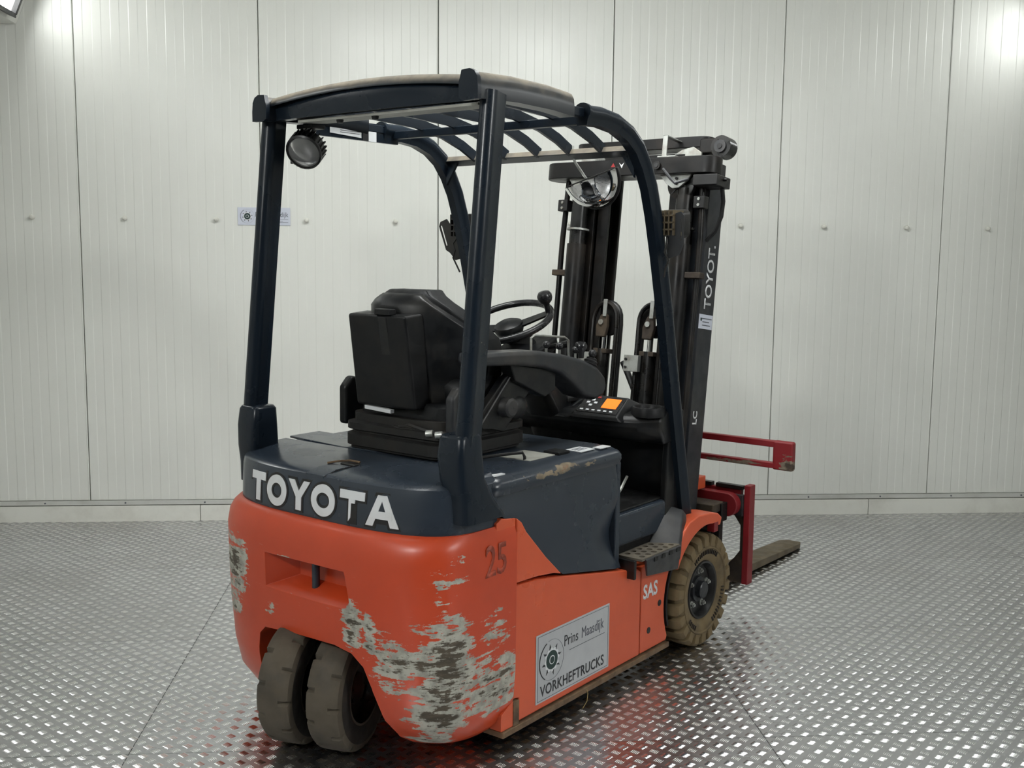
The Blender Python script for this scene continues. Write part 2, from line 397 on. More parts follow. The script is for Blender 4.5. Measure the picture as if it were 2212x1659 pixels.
def floodlight(loc, n, up, mat, label, L=.62, Wd=.34, group='led floodlights on the slanted soffits'):
    root = bpy.data.objects.new('led_floodlight', None); COL.objects.link(root); root.location = loc
    n, up = V(n).normalized(), V(up).normalized(); al = n.cross(up)
    c = V((0, 0, 0)); h, fr = .045, .022
    fb = MB()
    for q, sz in ((al*(L/2-fr/2), (fr, Wd, h)), (-al*(L/2-fr/2), (fr, Wd, h)), (up*(Wd/2-fr/2), (L, fr, h)), (-up*(Wd/2-fr/2), (L, fr, h))):
        fb.obox(n*h/2+q, (al, up, n), sz)
    fb.obox(n*.004, (al, up, n), (L-fr, Wd-fr, .006))
    fb.build('lamp_frame', 'plastic_g', root, .004)
    MB().obox(n*.012, (al, up, n), (L-2*fr, Wd-2*fr, .008)).build('diffuser', mat, root, smooth=0)
    for a in (-1, 1):
        for b in (-1, 1):
            q = al*a*(L/2-fr/2) + up*b*(Wd/2-fr/2) + n*h
            MB().cyl(q, q+n*.004, .005, n=8).build('frame_screw', 'zinc', root)
    return tag(root, label, 'floodlight', group)
for yc, wh, lm in ((2.54, 'nearest the ribbed back wall', 'led'), (.7, 'second from the back wall', 'led'), (-1.1, 'third from the back wall', 'led'), (-2.85, 'fourth from the back wall', 'led_strong')):
    for sgn, xa, sd in ((1, -1.864, 'left'), (-1, 4.10, 'right')):
        zc = 2.955
        floodlight((xa + sgn*.42*(zc-2.779), yc, zc), (sgn, 0, -.42), (sgn*.42, 0, 1), lm, 'grey framed led floodlight on the %s soffit, %s' % (sd, wh))
for k, (x, wh) in enumerate(((.2, 'first'), (1.3, 'second'))):
    f = floodlight((x, .55, 3.16), (0, .30, -.954), (0, .954, .30), 'led_ceiling', 'led floodlight hung under the ceiling, %s from the left soffit' % wh, .9, .40, 'led floodlights under the ceiling')
    for sx in (-.3, .3): MB().box(sx-.012, sx+.012, -.02, .02, -.0, .16).build('hanger', 'zinc', f, .002)

# checker plates of the floor with five-bar tread as real relief
PX, PY = 2.0225, 1.0055
def tread_mesh():
    mb_v, mb_f = [], []
    nx, ny = 33, 16; ax, ay = PX/nx, PY/ny
    half, wd, hh = .0142, .0021, .0018
    st = [(-1, 0), (-.62, 1), (0, 1.12), (.62, 1), (1, 0)]
    def bar(cx, cy, ca, sa):
        b = len(mb_v)
        def P(u, v, z): mb_v.append((cx+u*ca-v*sa, cy+u*sa+v*ca, z))
        P(-half, 0, 0)
        for u, w in st[1:4]:
            P(u*half, -wd*w, 0); P(u*half, 0, hh*min(1, w)); P(u*half, wd*w, 0)
        P(half, 0, 0); e = b+10
        mb_f.append((b, b+1, b+2)); mb_f.append((b, b+2, b+3))
        for k in range(2):
            q = b+1+3*k
            mb_f.append((q, q+3, q+4, q+1)); mb_f.append((q+1, q+4, q+5, q+2))
        mb_f.append((b+7, e, b+8)); mb_f.append((b+8, e, b+9))
    for i in range(nx):
        for j in range(ny):
            for gx, gy, a in ((.27, .27, -45), (.77, .77, 45)):
                cx, cy = (i+gx)*ax, (j+gy)*ay; ca, sa = math.cos(math.radians(a)), math.sin(math.radians(a))
                for k in range(-2, 3): bar(cx - sa*k*.0057, cy + ca*k*.0057, ca, sa)
    me = bpy.data.meshes.new('tread'); me.from_pydata(mb_v, [], mb_f)
    me.polygons.foreach_set('use_smooth', [True]*len(me.polygons)); me.materials.append(MAT['alu_tread'])
    return me
trm = tread_mesh()
plm = MB().box(.0013, PX-.0013, .0013, PY-.0013, -.006, 0).mesh('checker_plate', 0)
i0 = math.floor((X0+.56)/PX); i1 = math.ceil((X1+.56)/PX); j0 = math.floor((Y0)/PY); j1 = math.ceil(Y1/PY)
for i in range(i0, i1):
    for j in range(j0, j1):
        p = mkobj('checker_plate', plm, 'alu', floor); p.location = (-.56+i*PX, j*PY, 0)
        t = mkobj('tread', trm, 'alu_tread', p, kind='stuff')

# wall sign
sg = bpy.data.objects.new('wall_sign', None); COL.objects.link(sg); sg.location = (-.55, Y1-.002, 1.757)
tag(sg, 'small pale company sign with cog logo stuck on the ribbed wall', 'sign')
MAT['sign_pale'] = simple('sign_pale', srgb(196, 200, 212), .4)
def logo(parent, org, ux, uy, r, off, mats=('white', 'ink_green', 'ink')):
    ux, uy = V(ux), V(uy); n = ux.cross(uy); org = V(org)
    def disc(rf, n_, z, th=.0006):
        pts = [org + (ux*math.cos(2*PI*k/n_) + uy*math.sin(2*PI*k/n_))*rf(k) for k in range(n_)]
        m = MB(); m.loft([[p+n*z for p in pts], [p+n*(z+th) for p in pts]]); return m
    spk = MB()
    for k in range(8):
        a = 2*PI*k/8+.2
        d = ux*math.cos(a)+uy*math.sin(a); q = uy*math.cos(a)-ux*math.sin(a)
        spk.loft([[org+d*r*.9+q*r*.14+n*o_, org+d*r*1.32+n*o_, org+d*r*.9-q*r*.14+n*o_] for o_ in (off, off+.0005)])
    spk.build('logo_spikes', mats[2], parent, smooth=0)
    disc(lambda k: r*(1.0 if k % 4 < 2 else .86), 48, off+.0005).build('logo_cog', mats[0], parent, smooth=0)
    disc(lambda k: r*.76, 32, off+.0011).build('logo_disc', mats[1], parent, smooth=0)
    disc(lambda k: r*.36, 24, off+.0017).build('logo_ring', mats[0], parent, smooth=0)
    disc(lambda k: r*.28, 24, off+.0023).build('logo_hub', mats[1], parent, smooth=0)
    arc = MB(); A = [org + (ux*math.cos(a)+uy*math.sin(a))*r*1.62 + n*(off+.0004) for a in [math.radians(t) for t in range(115, 236, 8)]]
    arc.tube(A, r*.045, 5); arc.build('logo_arc', mats[2], parent)
    B = [org + (ux*math.cos(a)+uy*math.sin(a))*r*1.62 + n*(off+.0002) for a in [math.radians(t) for t in range(236, 475, 10)]]
    MB().tube(B, r*.014, 4).build('logo_circle', 'ink_grey', parent)
MB().box(-.147, .147, -.002, 0, -.05, .05).build('sign_plate', 'sign_pale', sg, .001)
logo(sg, (-.093, -.002, 0), (1, 0, 0), (0, 0, 1), .024, .0002)
text_mesh('sign_text', 'Prins Maasdijk', 'ink_grey', sg, (-.050, -.0022, -.002), (1, 0, 0), (0, 0, 1), .038, xs=.85)
MB().box(-.01, .135, -.0028, -.002, -.017, -.0155).build('sign_line', 'ink_grey', sg, smooth=0)
MB().box(.03, .135, -.0028, -.002, -.034, -.032).build('sign_line', 'ink_grey', sg, smooth=0)
MB().box(.07, .105, -.0028, -.002, -.027, -.025).build('sign_line', 'ink_grey', sg, smooth=0)

# ------------------------------------------------------------------ the forklift
# truck frame: x to its right, y forward, z up, origin under the rear face
TR = bpy.data.objects.new('forklift', None); COL.objects.link(TR); TR.rotation_euler = (0, 0, -0.7402)
tag(TR, 'worn orange and slate grey three-wheel electric forklift truck', 'forklift')

def cw_ring(z, yc, xs, yf, D=.25, p=3.2, n=18):
    pts = []
    for k in range(n+1):
        a = PI/2*k/n
        pts.append((xs*math.sin(a)**(2/p), yc + D*(1-math.cos(a)**(2/p))))
    right = pts + [(xs, yf)]; left = [(-x, y) for x, y in reversed(right[1:])]
    return [(x, y, z) for x, y in left + right]
def plan_y(x, yc, xs, D=.25, p=3.2): return yc + D*(1-max(0, 1-(abs(x)/xs)**p)**(1/p))
CW = [(.062, .135, .40), (.075, .095, .445), (.11, .05, .480), (.17, .012, .502), (.26, -.008, .509), (.40, -.02, .511), (.52, -.026, .511), (.66, -.028, .511), (.705, -.020, .508), (.728, -.006, .502), (.742, .012, .496)]
cw = MB().loft([cw_ring(z, yc, xs, .392) for z, yc, xs in CW]).build('counterweight', 'orange_cw', TR)
arch = [(-.27, -.2), (-.255, .10), (-.240, .28), (-.228, .332), (-.195, .360), (-.05, .373), (.13, .378), (.20, .366), (.243, .332), (.270, .27), (.292, .19), (.315, .12), (.33, -.2)]
boolean(cw, MB().prism(arch, 'y', -.3, .36))
def frustum(q0, y0, q1, y1):
    a = [(q0[0], y0, q0[2]), (q0[1], y0, q0[2]), (q0[1], y0, q0[3]), (q0[0], y0, q0[3])]
    b = [(q1[0], y1, q1[2]), (q1[1], y1, q1[2]), (q1[1], y1, q1[3]), (q1[0], y1, q1[3])]
    return MB().loft([a, b])
pk = [[(-.205, -.06, .470), (.265, -.06, .455), (.205, -.06, .628), (-.195, -.06, .622)], [(-.175, -.02, .505), (.205, -.02, .505), (.178, -.02, .615), (-.175, -.02, .612)], [(-.105, .06, .535), (.115, .06, .535), (.115, .06, .604), (-.105, .06, .604)]]
boolean(cw, MB().loft(pk))
bv = cw.modifiers.new('bevel', 'BEVEL'); bv.width = .006; bv.segments = 2; bv.limit_method = 'ANGLE'; bv.angle_limit = math.radians(42); bv.harden_normals = True
MB().cyl((0, .03, .50), (0, .03, .62), .0125).build('tow_pin', 'slate', cw)
for t_, y_, z_, sz in (('25', .275, .60, .10),):
    text_mesh('stencil_number', t_, 'stencil', cw, (.5118, y_-.04, z_), (0, 1, 0), (0, 0, 1), .135, xs=.8, bold=.002)

# grey rear cover with raised lettering
RC = [(.736, .022, .492), (.80, .025, .492), (.855, .030, .491), (.874, .036, .489), (.881, .048, .484), (.888, .085, .476), (.895, .15, .470), (.901, .22, .468), (.902, .265, .467)]
rc = MB().loft([cw_ring(z, yc, xs, .315, max(.04, .25-1.0*(yc-.022))) for z, yc, xs in RC]).build('rear_cover', 'slate', TR, smooth=28)
def rc_y(x, z):
    for (z0, y0, x0), (z1, y1, x1) in zip(RC, RC[1:]):
        if z <= z1 or z1 == RC[-1][0]:
            t = min(1, max(0, (z-z0)/(z1-z0))); return plan_y(x, y0+(y1-y0)*t, x0+(x1-x0)*t)
def on_rear(poly, d0, d1):
    # polygon in (x, z) laid on the rear cover, from depth d0 to d1 outside the surface
    return MB().loft([[(x, rc_y(x, z)-d, z) for x, z in poly] for d in (d0, d1)])
def annulus(cx, cz, rx, rz, tx, tz, d0, d1, n=36):
    m = MB(); R = []
    for d, fr in ((d0, 1), (d1, 1), (d1, 0), (d0, 0), (d0, 1)):
        R.append([(cx+(rx-tx*(1-fr))*math.cos(2*PI*i/n), 0, cz+(rz-tz*(1-fr))*math.sin(2*PI*i/n), d) for i in range(n)])
    return m.loft([[(x, rc_y(x, z)-d, z) for x, _, z, d in r] for r in R], False)
zb, zt = .757, .850
def letter(kind, x0, x1, mat, grow=0., d0=-.002, d1=.0035, worn=False):
    a, b = x0-grow, x1+grow; lo, hi = zb-grow, zt+grow; c = (x0+x1)/2; s = .0128+grow; parts = []
    if kind == 'T':
        if worn: parts = [[(a, hi), (b, hi), (b, hi-2*s), (a, hi-2*s)], [(c-s, hi-2*s), (c+s, hi-2*s), (c+s, hi-2.9*s), (c-.2*s, hi-2.9*s)], [(c-s, hi-2*s), (c-.2*s, hi-2.9*s), (c-.3*s, lo+.012), (c-s, lo)]]
        else: parts = [[(a, hi), (b, hi), (b, hi-2*s), (a, hi-2*s)], [(c-s, hi-2*s), (c+s, hi-2*s), (c+s, lo), (c-s, lo)]]
    elif kind == 'Y':
        m_ = lo+.44*(hi-lo)
        parts = [[(c-s, lo), (c+s, lo), (c+s, m_), (c-s, m_)], [(a, hi), (a+2.2*s, hi), (c+s, m_), (c-s, m_)], [(b, hi), (b-2.2*s, hi), (c-s, m_), (c+s, m_)]]
    elif kind == 'A':
        parts = [[(a, lo), (a+2.1*s, lo), (c+.55*s, hi), (c-1.2*s, hi)], [(b, lo), (b-2.1*s, lo), (c-.55*s, hi), (c+1.2*s, hi)], [(a+1.5*s, lo+.022-grow), (b-1.5*s, lo+.022-grow), (b-1.9*s, lo+.045+grow), (a+1.9*s, lo+.045+grow)]]
    if kind == 'O':
        return annulus(c, (lo+hi)/2, (b-a)/2, (hi-lo)/2+.003, 2*s*.95, 2*s, d0, d1)
    m = MB()
    for p in parts:
        q = on_rear(p, d0, d1); m.add(q.v, q.f)
    return m
for kind, x0, x1, w in (('T', -.318, -.236, 0), ('O', -.226, -.126, 0), ('Y', -.118, -.018, 0), ('O', -.010, .096, 0), ('T', .116, .216, 1), ('A', .222, .338, 0)):
    letter(kind, x0, x1, 'black', .0075, -.002, .0012).build('letter_shade', 'black', rc, smooth=0)  # black outline put in as the recess shadow around each letter
    letter(kind, x0, x1, 'white', 0., -.002, .003, bool(w)).build('letter', 'white', rc, smooth=0)
fl = MB().sheet([[(x, .0335, .858), (x, .034, .877), (x+.012, .075, .8925), (x+.02, .125, .8965)] for x in (-.045, .035)], (0, .006, -.006)).build('release_flap', 'slate', rc, .002)
MB().sheet([[(x, .036, .854), (x, .037, .876), (x+.012, .075, .8895), (x+.02, .13, .8945)] for x in (-.049, .039)], (0, .006, -.006)).build('flap_gap', 'black', rc)
MB().box(.0, .065, .135, .165, .885, .8995).build('release_slot', 'black', rc, .004)
MB().tube([(-.03, .11, .898), (-.01, .14, .902), (.02, .16, .905), (.06, .165, .903)], .0035, 6).build('release_strap', 'rust', rc)

# post boots
def boot(sg):
    R = [(1.035, .458, .085, .185, .088, .02), (1.025, .457, .096, .185, .100, .02), (.97, .457, .102, .182, .108, .02), (.90, .462, .100, .188, .118, .025), (.84, .470, .092, .210, .145, .03), (.775, .478, .080, .240, .200, .03)]
    m = MB().loft([ring_z(rrect(sg*x, y, w, h, r), z) for z, x, w, y, h, r in R])
    return m.build('post_boot', 'frame', TR, smooth=60)
boot(1); boot(-1)

# rear posts: round tube with a forward flange
def rear_post(sg):
    p0 = V((sg*.480, .170, .98)); p1 = V((sg*.480, .280, 2.02)); ax = (p1-p0).normalized()
    prof = [(.030*math.cos(a), .030*math.sin(a)) for a in [math.radians(t) for t in range(50, 311, 20)]]
    # u across (x), v in-plane normal: forward is -v for a path running up
    flange = [(.019, -.023), (.017, -.085), (-.017, -.085), (-.019, -.023)]
    circ = [(.0265*math.cos(math.radians(t)), .0265*math.sin(math.radians(t))) for t in range(150, 391, 15)]
    prof = circ + [(.016, .058), (-.016, .058)]
    m = MB().sweep([p0, p1], prof, (1, 0, 0)); m.build('rear_post', 'frame', TR, smooth=35)
rear_post(1); rear_post(-1)

# roof: rear header, crowned cover, side rails, bars
XR = .475
def crown(x): return .032*(1-(x/.47)**2)
hd = MB(); n = 24
xs_ = [-.445+.89*i/n for i in range(n+1)]
hd.sheet([[(x, .245 + .02*(x/.45)**2, 1.995), (x, .240 + .02*(x/.45)**2, 2.03 + .3*crown(x)), (x, .25 + .02*(x/.45)**2, 2.050+.9*crown(x)-.006)] for x in xs_], (0, .03, 0))
hd.build('roof_header', 'frame', TR, smooth=30)
tp = MB(); ys_ = [.235, .25, .28, .33, .38, .42, .445, .455]
dz = [-.022, -.004, .0, .004, .002, -.004, -.014, -.035]
tp.sheet([[(x, y, 2.064 + crown(x) + d) for y, d in zip(ys_, dz)] for x in [-.455+.91*i/n for i in range(n+1)]], (0, 0, -.010))
tp.build('roof_cover', 'dusty', TR, smooth=50)
MB().sheet([[(x, .27, 1.982), (x, .36, 1.988), (x, .40, 1.992)] for x in (-.33, .445)], (0, 0, .008)).build('header_tray', 'grey_plate', TR, smooth=0)
for x in (-.155, .005): MB().lathe([(.001, -.012), (.010, -.010), (.012, -.002), (.012, 0)], (x, .295, 1.983), (0, 0, 1), 10, True).build('tray_plug', 'rubber', TR)
def rail_prof(w, h, r):
    return rrect(0, 0, w, h, r, 4)
for sg in (1, -1):
    # wide rear side rail with rounded outer shoulder
    q = [(.034, .0), (.034, .03), (.031, .055), (.022, .070), (.006, .078), (-.02, .076), (-.028, .06), (-.028, .012), (-.018, 0)]
    if sg < 0: q = [(-a, b) for a, b in q]
    path = [(sg*.455, .225, 1.992), (sg*.455, .40, 2.0), (sg*.455, .58, 1.998), (sg*.455, .695, 1.99)]
    m = MB(); m.loft([[(p[0]+a, p[1], p[2]+b) for a, b in q] for p in path]); m.build('roof_side_rail', 'dusty', TR, smooth=45)
    cq = [(.037, -.002), (.037, .03), (.034, .06), (.024, .076), (.006, .084), (-.024, .082), (-.03, .06), (-.034, .05), (-.034, .004), (-.018, -.004)]
    if sg < 0: cq = [(-a, b) for a, b in cq]
    MB().loft([[(sg*.455+a, y, 1.992+b) for a, b in cq] for y in (.212, .228)]).build('rail_end_cap', 'frame', TR, smooth=30)
    # hinge link between the rear rail and the front post
    MB().box(*sorted((sg*.435, sg*.465)), .68, .80, 2.0, 2.03).build('rail_link', 'frame', TR, .004)
    # front post sweeping down from the roof
    P_ = [(.795, 2.005), (.88, 2.008), (.975, 1.998), (1.055, 1.972), (1.12, 1.93), (1.17, 1.872), (1.212, 1.80), (1.25, 1.70), (1.292, 1.56), (1.35, 1.34), (1.415, 1.06), (1.485, .77), (1.55, .50)]
    path = [(sg*.457, y, z) for y, z in P_]
    rnd = [(.030*math.cos(math.radians(t)), -.010+.026*math.sin(math.radians(t))) for t in range(160, 381, 20)]
    prof = rnd + [(.024, .004), (.020, .014), (.017, .030), (-.017, .030), (-.020, .014), (-.024, .004)]
    m = MB().sweep(path, prof, (1, 0, 0)); m.build('front_post', 'frame', TR, smooth=35)
    cp = MB().sweep([(sg*.457, .784, 2.005), (sg*.457, .797, 2.005)], [(1.12*a, 1.1*b-.002) for a, b in prof], (1, 0, 0)); cp.build('post_end_cap', 'frame', TR)
# cross bars and slats
MB().box(-.45, .45, .832, .860, 1.985, 2.013).build('roof_crossbar', 'frame', TR, .003)
MB().prism([(1.125, 1.922), (1.175, 1.905), (1.185, 1.925), (1.14, 1.943)], 'x', -.445, .445).build('roof_crossbar', 'dusty', TR, .003)
for sg in (-1, 1):
    MB().prism([(sg*.44, 1.92), (sg*.38, 1.92), (sg*.44, 1.83)], 'y', 1.14, 1.152).build('crossbar_gusset', 'frame', TR)
for x in (-.29, -.135, .02, .165, .305):
    path = [(x, .41, 2.040), (x, .60, 2.040), (x, .80, 2.032), (x, .95, 2.006), (x, 1.06, 1.972), (x, 1.145, 1.934)]
    MB().sweep(path, [(-.006, -.019), (.006, -.019), (.006, .019), (-.006, .019)], (1, 0, 0)).build('roof_slat', 'frame', TR)

# labels on the inner face of the left roof rail
def decal(name, pts, mat, parent=TR, th=(.001, 0, 0)):
    return MB().sheet([[pts[0], pts[1]], [pts[3], pts[2]]], th).build(name, mat, parent, smooth=0)
MB().box(-.452, -.438, .40, .86, 1.966, 2.032).build('rail_inner_web', 'frame', TR)
decal('warning_label', [(-.437, .425, 2.000), (-.437, .465, 1.998), (-.437, .465, 2.024), (-.437, .425, 2.026)], 'yellow')
decal('warning_label', [(-.437, .51, 1.980), (-.437, .665, 1.974), (-.437, .665, 2.022), (-.437, .51, 2.026)], 'white')
decal('warning_label', [(-.437, .672, 1.966), (-.437, .70, 1.966), (-.437, .70, 2.013), (-.437, .672, 2.013)], 'plastic_g')
decal('warning_label', [(-.437, .702, 1.966), (-.437, .742, 1.965), (-.437, .742, 2.010), (-.437, .702, 2.012)], 'white')
for k in range(5): MB().box(-.4362, -.4352, .56, .655, 1.986+.007*k, 1.9875+.007*k).build('label_print', 'ink_grey', TR, smooth=0)

# rear work lamp under the header
def lamp_axis(name, c, nrm, r, dep, fins, parent, ref=(0, 0, 1)):
    c = V(c); nrm = V(nrm).normalized()
    body = MB().lathe([(r*.45, -dep), (r*.86, -dep*.92), (r*.92, -dep*.2), (r*1.02, -dep*.1), (r*1.02, .0), (r*.93, .004), (r*.90, -.006), (r*.001, -.02)], c, nrm, 28, False)
    L = body.build(name, 'black', parent)
    a = nrm.orthogonal().normalized(); b = nrm.cross(a)
    for k in range(fins):
        t = 2*PI*k/fins; d = a*math.cos(t)+b*math.sin(t); e = b*math.cos(t)-a*math.sin(t)
        MB().obox(c - nrm*dep*.52 + d*r*.96, (nrm, d, e), (dep*.78, r*.14, r*.06)).build('cooling_fin', 'black', L)
    MB().lathe([(r*.92, -.004), (r*.7, .004), (r*.4, .008), (.0005, .010)], c, nrm, 28).build('lamp_lens', 'lens', L)
    MB().lathe([(r*.88, -.006), (r*.6, -.014), (.0005, -.018)], c, nrm, 24).build('lamp_reflector', 'refl', L)
    return L
lw = lamp_axis('work_lamp', (-.378, .335, 1.893), (.34, -.74, -.50), .062, .065, 24, TR)
MB().tube([(-.395, .39, 1.93), (-.40, .40, 1.955), (-.40, .38, 1.985)], .013, 8).build('lamp_bracket', 'black', lw)
MB().box(-.43, -.35, .35, .41, 1.975, 1.99).build('bracket_plate', 'black', lw, .003)
MB().tube([(-.42, .39, 1.975), (-.455, .37, 1.96), (-.46, .36, 1.93), (-.455, .35, 1.89), (-.45, .345, 1.86)], .005, 6).build('lamp_cable', 'rubber', lw)

# hood lid, hood sides
lid = [(.832, .0), (.848, .006), (.862, .006), (.876, -.002), (.888, -.022), (.895, -.055)]
MB().loft([ring_z(rrect(0, .652, 1.0+2*d, .74+2*d*.8, .045), z) for z, d in lid]).build('hood_lid', 'slate_edge', TR, smooth=50)
def hood_side(sg):
    def zb_(y):
        P = [(.272, .80), (.337, .764), (.435, .705), (.55, .60), (.655, .512), (.85, .478), (1.045, .443)]
        for (a, b), (c, d) in zip(P, P[1:]):
            if y <= c: return b + (d-b)*(y-a)/(c-a)
        return P[-1][1]
    rows = []; N = 36
    for i in range(N+1):
        t = i/N; row = []
        for j in range(N+1):
            s_ = j/N; y_lo = .272+(1.045-.272)*t; yy = y_lo if s_ < .5 else y_lo
            z0, z1 = zb_(y_lo), .829
            z = z0+(z1-z0)*s_; y = y_lo - .03*max(0, (t-.9)/.1)*s_*(1 if t > .9 else 0)
            d = math.hypot((y-1.06)/.25, (z-.57)/.16); sc = max(0, 1-d); sc = sc*sc*(3-2*sc)
            ed = .012*max(0, (t-.95)/.05)
            row.append((sg*(.497 - .045*sc - ed - .012*s_*s_), y, z))
        rows.append(row)
    MB().sheet(rows, (-sg*.012, 0, 0)).build('hood_side_panel', 'slate', TR, smooth=60)
hood_side(1); hood_side(-1)
MB().box(-.43, .43, .30, 1.00, .50, .832).build('battery_box', 'plastic_d', TR)
MB().box(-.484, .484, 1.0, 1.03, .45, .835).build('hood_front_panel', 'slate', TR, .006)
# things on the lid
MB().box(.30, .43, .56, .70, .893, .898).build('lid_plate', 'grey_plate', TR, .002)
MB().box(.38, .445, .70, .765, .893, .905).build('lid_latch', 'plastic_d', TR, .003)
for a, b, c, d, nm in ((.40, .465, .80, .885, 'lid_label'), (.445, .478, .90, .965, 'lid_label'), (.44, .478, .315, .37, 'lid_label')):
    MB().box(a, b, c, d, .8935 if c > .4 else .888, .8962 if c > .4 else .8915).build(nm, 'white', TR, smooth=0)
for k in range(3): MB().box(.415+.012*k, .421+.012*k, .815, .87, .8962, .8966).build('label_print', 'ink_grey', TR, smooth=0)
MB().tube([(.27, .43, .90), (.30, .46, .905), (.36, .52, .915), (.40, .56, .92), (.405, .565, .905), (.405, .565, .893)], .0055, 8).build('lid_cable', 'bellow', TR)
MB().prism([(-.50, .36), (-.20, .33), (.0, .36), (-.05, .47), (-.2, .50), (-.50, .50)], 'z', .893, .901).build('lid_tray', 'slate', TR, .003)

# chassis sides
def chassis(sg):
    s = sg
    def pr(poly, a, b, nm, mat, bev=.003): return MB().prism(poly, 'x', *sorted((s*a, s*b))).build(nm, mat, TR, bev)
    pr([(.395, .545), (.395, .751), (.352, .757), (.325, .762), (.30, .75), (.30, .545)], .44, .502, 'rear_corner_filler', 'orange')
    pr([(.395, .545), (.395, .752), (.42, .735), (.445, .700), (.55, .597), (.642, .518), (.60, .530), (.50, .541)], .46, .507, 'chassis_shoulder', 'orange', .005)
    pr([(.395, .535), (.52, .528), (.61, .514), (.655, .506), (.85, .470), (1.135, .418), (1.160, .405), (1.160, .086), (.425, .086), (.425, .163), (.395, .168)], .44, .4985, 'side_panel', 'orange', .005)
    ar = [(1.61+.272*math.cos(math.radians(t)), .228+.272*math.sin(math.radians(t))) for t in range(207, 139, -6)]
    pr([(1.168, .086), (1.360, .086)] + ar + [(1.385, .415), (1.29, .428), (1.168, .418)], .44, .4970, 'sill_panel', 'orange', .004)
    pr([(.335, .060), (1.37, .060), (1.37, .080), (.335, .080)], .40, .507, 'sill_rail', 'rust', .003)
    pr([(.335, .080), (.395, .080), (.395, .165), (.335, .135)], .43, .500, 'rear_bracket', 'orange', .003)
    pr([(.393, .08), (.422, .08), (.422, .16), (.393, .16)], .46, .503, 'bracket_edge', 'rust', .002)
chassis(1); chassis(-1)
MB().box(-.44, .44, .36, 1.36, .085, .50).build('chassis_body', 'plastic_d', TR)
for y, z in ((1.302, .249), (1.226, .162)):
    MB().cyl((.4955, y, z), (.4982, y, z), .0125, n=20).build('sill_hole', 'black', TR)
text_mesh('sas_lettering', 'SAS', 'white', TR, (.4974, 1.180, .292), (0, 1, 0), (0, 0, 1), .075, xs=.88, bold=.002)

# company plate on the right side panel
sp = MB().box(.4985, .5003, .512, .946, .108, .340).build('company_plate', 'sign', TR, .001, label='silver company plate with cog logo and black lettering')
def sbox(y0, y1, z0, z1): return MB().box(.5002, .5010, y0, y1, z0, z1)
for a in ((.521, .938, .332, .3334), (.521, .938, .1146, .116), (.521, .5225, .1146, .3334), (.9365, .938, .1146, .3334), (.70, .915, .2405, .2422)):
    sbox(*a).build('plate_line', 'ink_grey', sp, smooth=0)
logo(sp, (.5003, .598, .238), (0, 1, 0), (0, 0, 1), .042, .0002)
text_mesh('plate_text', 'Prins', 'ink', sp, (.5004, .667, .262), (0, 1, 0), (0, 0, 1), .054, xs=.78)
text_mesh('plate_text', 'Maasdijk', 'ink_grey', sp, (.5004, .770, .262), (0, 1, 0), (0, 0, 1), .054, xs=.74)
text_mesh('plate_text', 'VORKHEFTRUCKS', 'ink', sp, (.5004, .536, .128), (0, 1, 0), (0, 0, 1), .051, xs=.88, bold=.0008, spacing=1.05)
MB().tube([(.503, .80, .078), (.512, .80, .06), (.515, .79, .035), (.508, .775, .012)], .0014, 5).build('straw_stalk', 'straw', TR)

# ------------------------------------------------------------------ wheels
def rear_wheel(off):
    th = math.radians(20)                         # steered towards the right
    ax = V((math.cos(th), math.sin(th), 0)); c = V((-.008, .072, .1935)) + ax*off
    R, w = .193, .114; NN = 132
    per = 11
    def fn(k, i, r):
        if k in (2, 3, 6, 7) and (i + (0 if k < 5 else 5)) % per == 0: return r - .016
        return r
    prof = [(.105, -w/2), (.165, -w/2-.002), (R-.006, -w/2+.004), (R, -w/2+.012), (R+.001, -w/2+.034), (R+.001, w/2-.034), (R, w/2-.012), (R-.006, w/2-.004), (.165, w/2+.002), (.105, w/2)]
    t = MB().lathe(prof, c, ax, NN, closed=False, fn=fn)
    ty = t.build('rear_wheel', 'tyre', TR, smooth=35)
    for s in (-1, 1):
        MB().lathe([(.168, s*(w/2+.0015)), (.150, s*(w/2+.005)), (.118, s*(w/2+.004)), (.106, s*(w/2-.004))], c, ax, 48).build('tyre_sidewall', 'tyre_side', ty)
    MB().lathe([(.106, -w/2+.002), (.100, -w/2+.012), (.096, -.02), (.03, -.02), (.001, -.02)], c, ax, 32).build('wheel_rim', 'oily', ty)
    MB().lathe([(.106, w/2-.002), (.100, w/2-.012), (.092, .018), (.05, .014), (.048, .03), (.03, .034), (.001, .034)], c, ax, 32).build('wheel_rim', 'oily', ty)
rear_wheel(-.084); rear_wheel(.084)
MB().cyl((0, .09, .19), (0, .09, .40), .05).build('steer_axle', 'oily', TR)
MB().box(-.22, .24, .06, .34, .385, .41).build('drive_unit_plate', 'oily', TR)

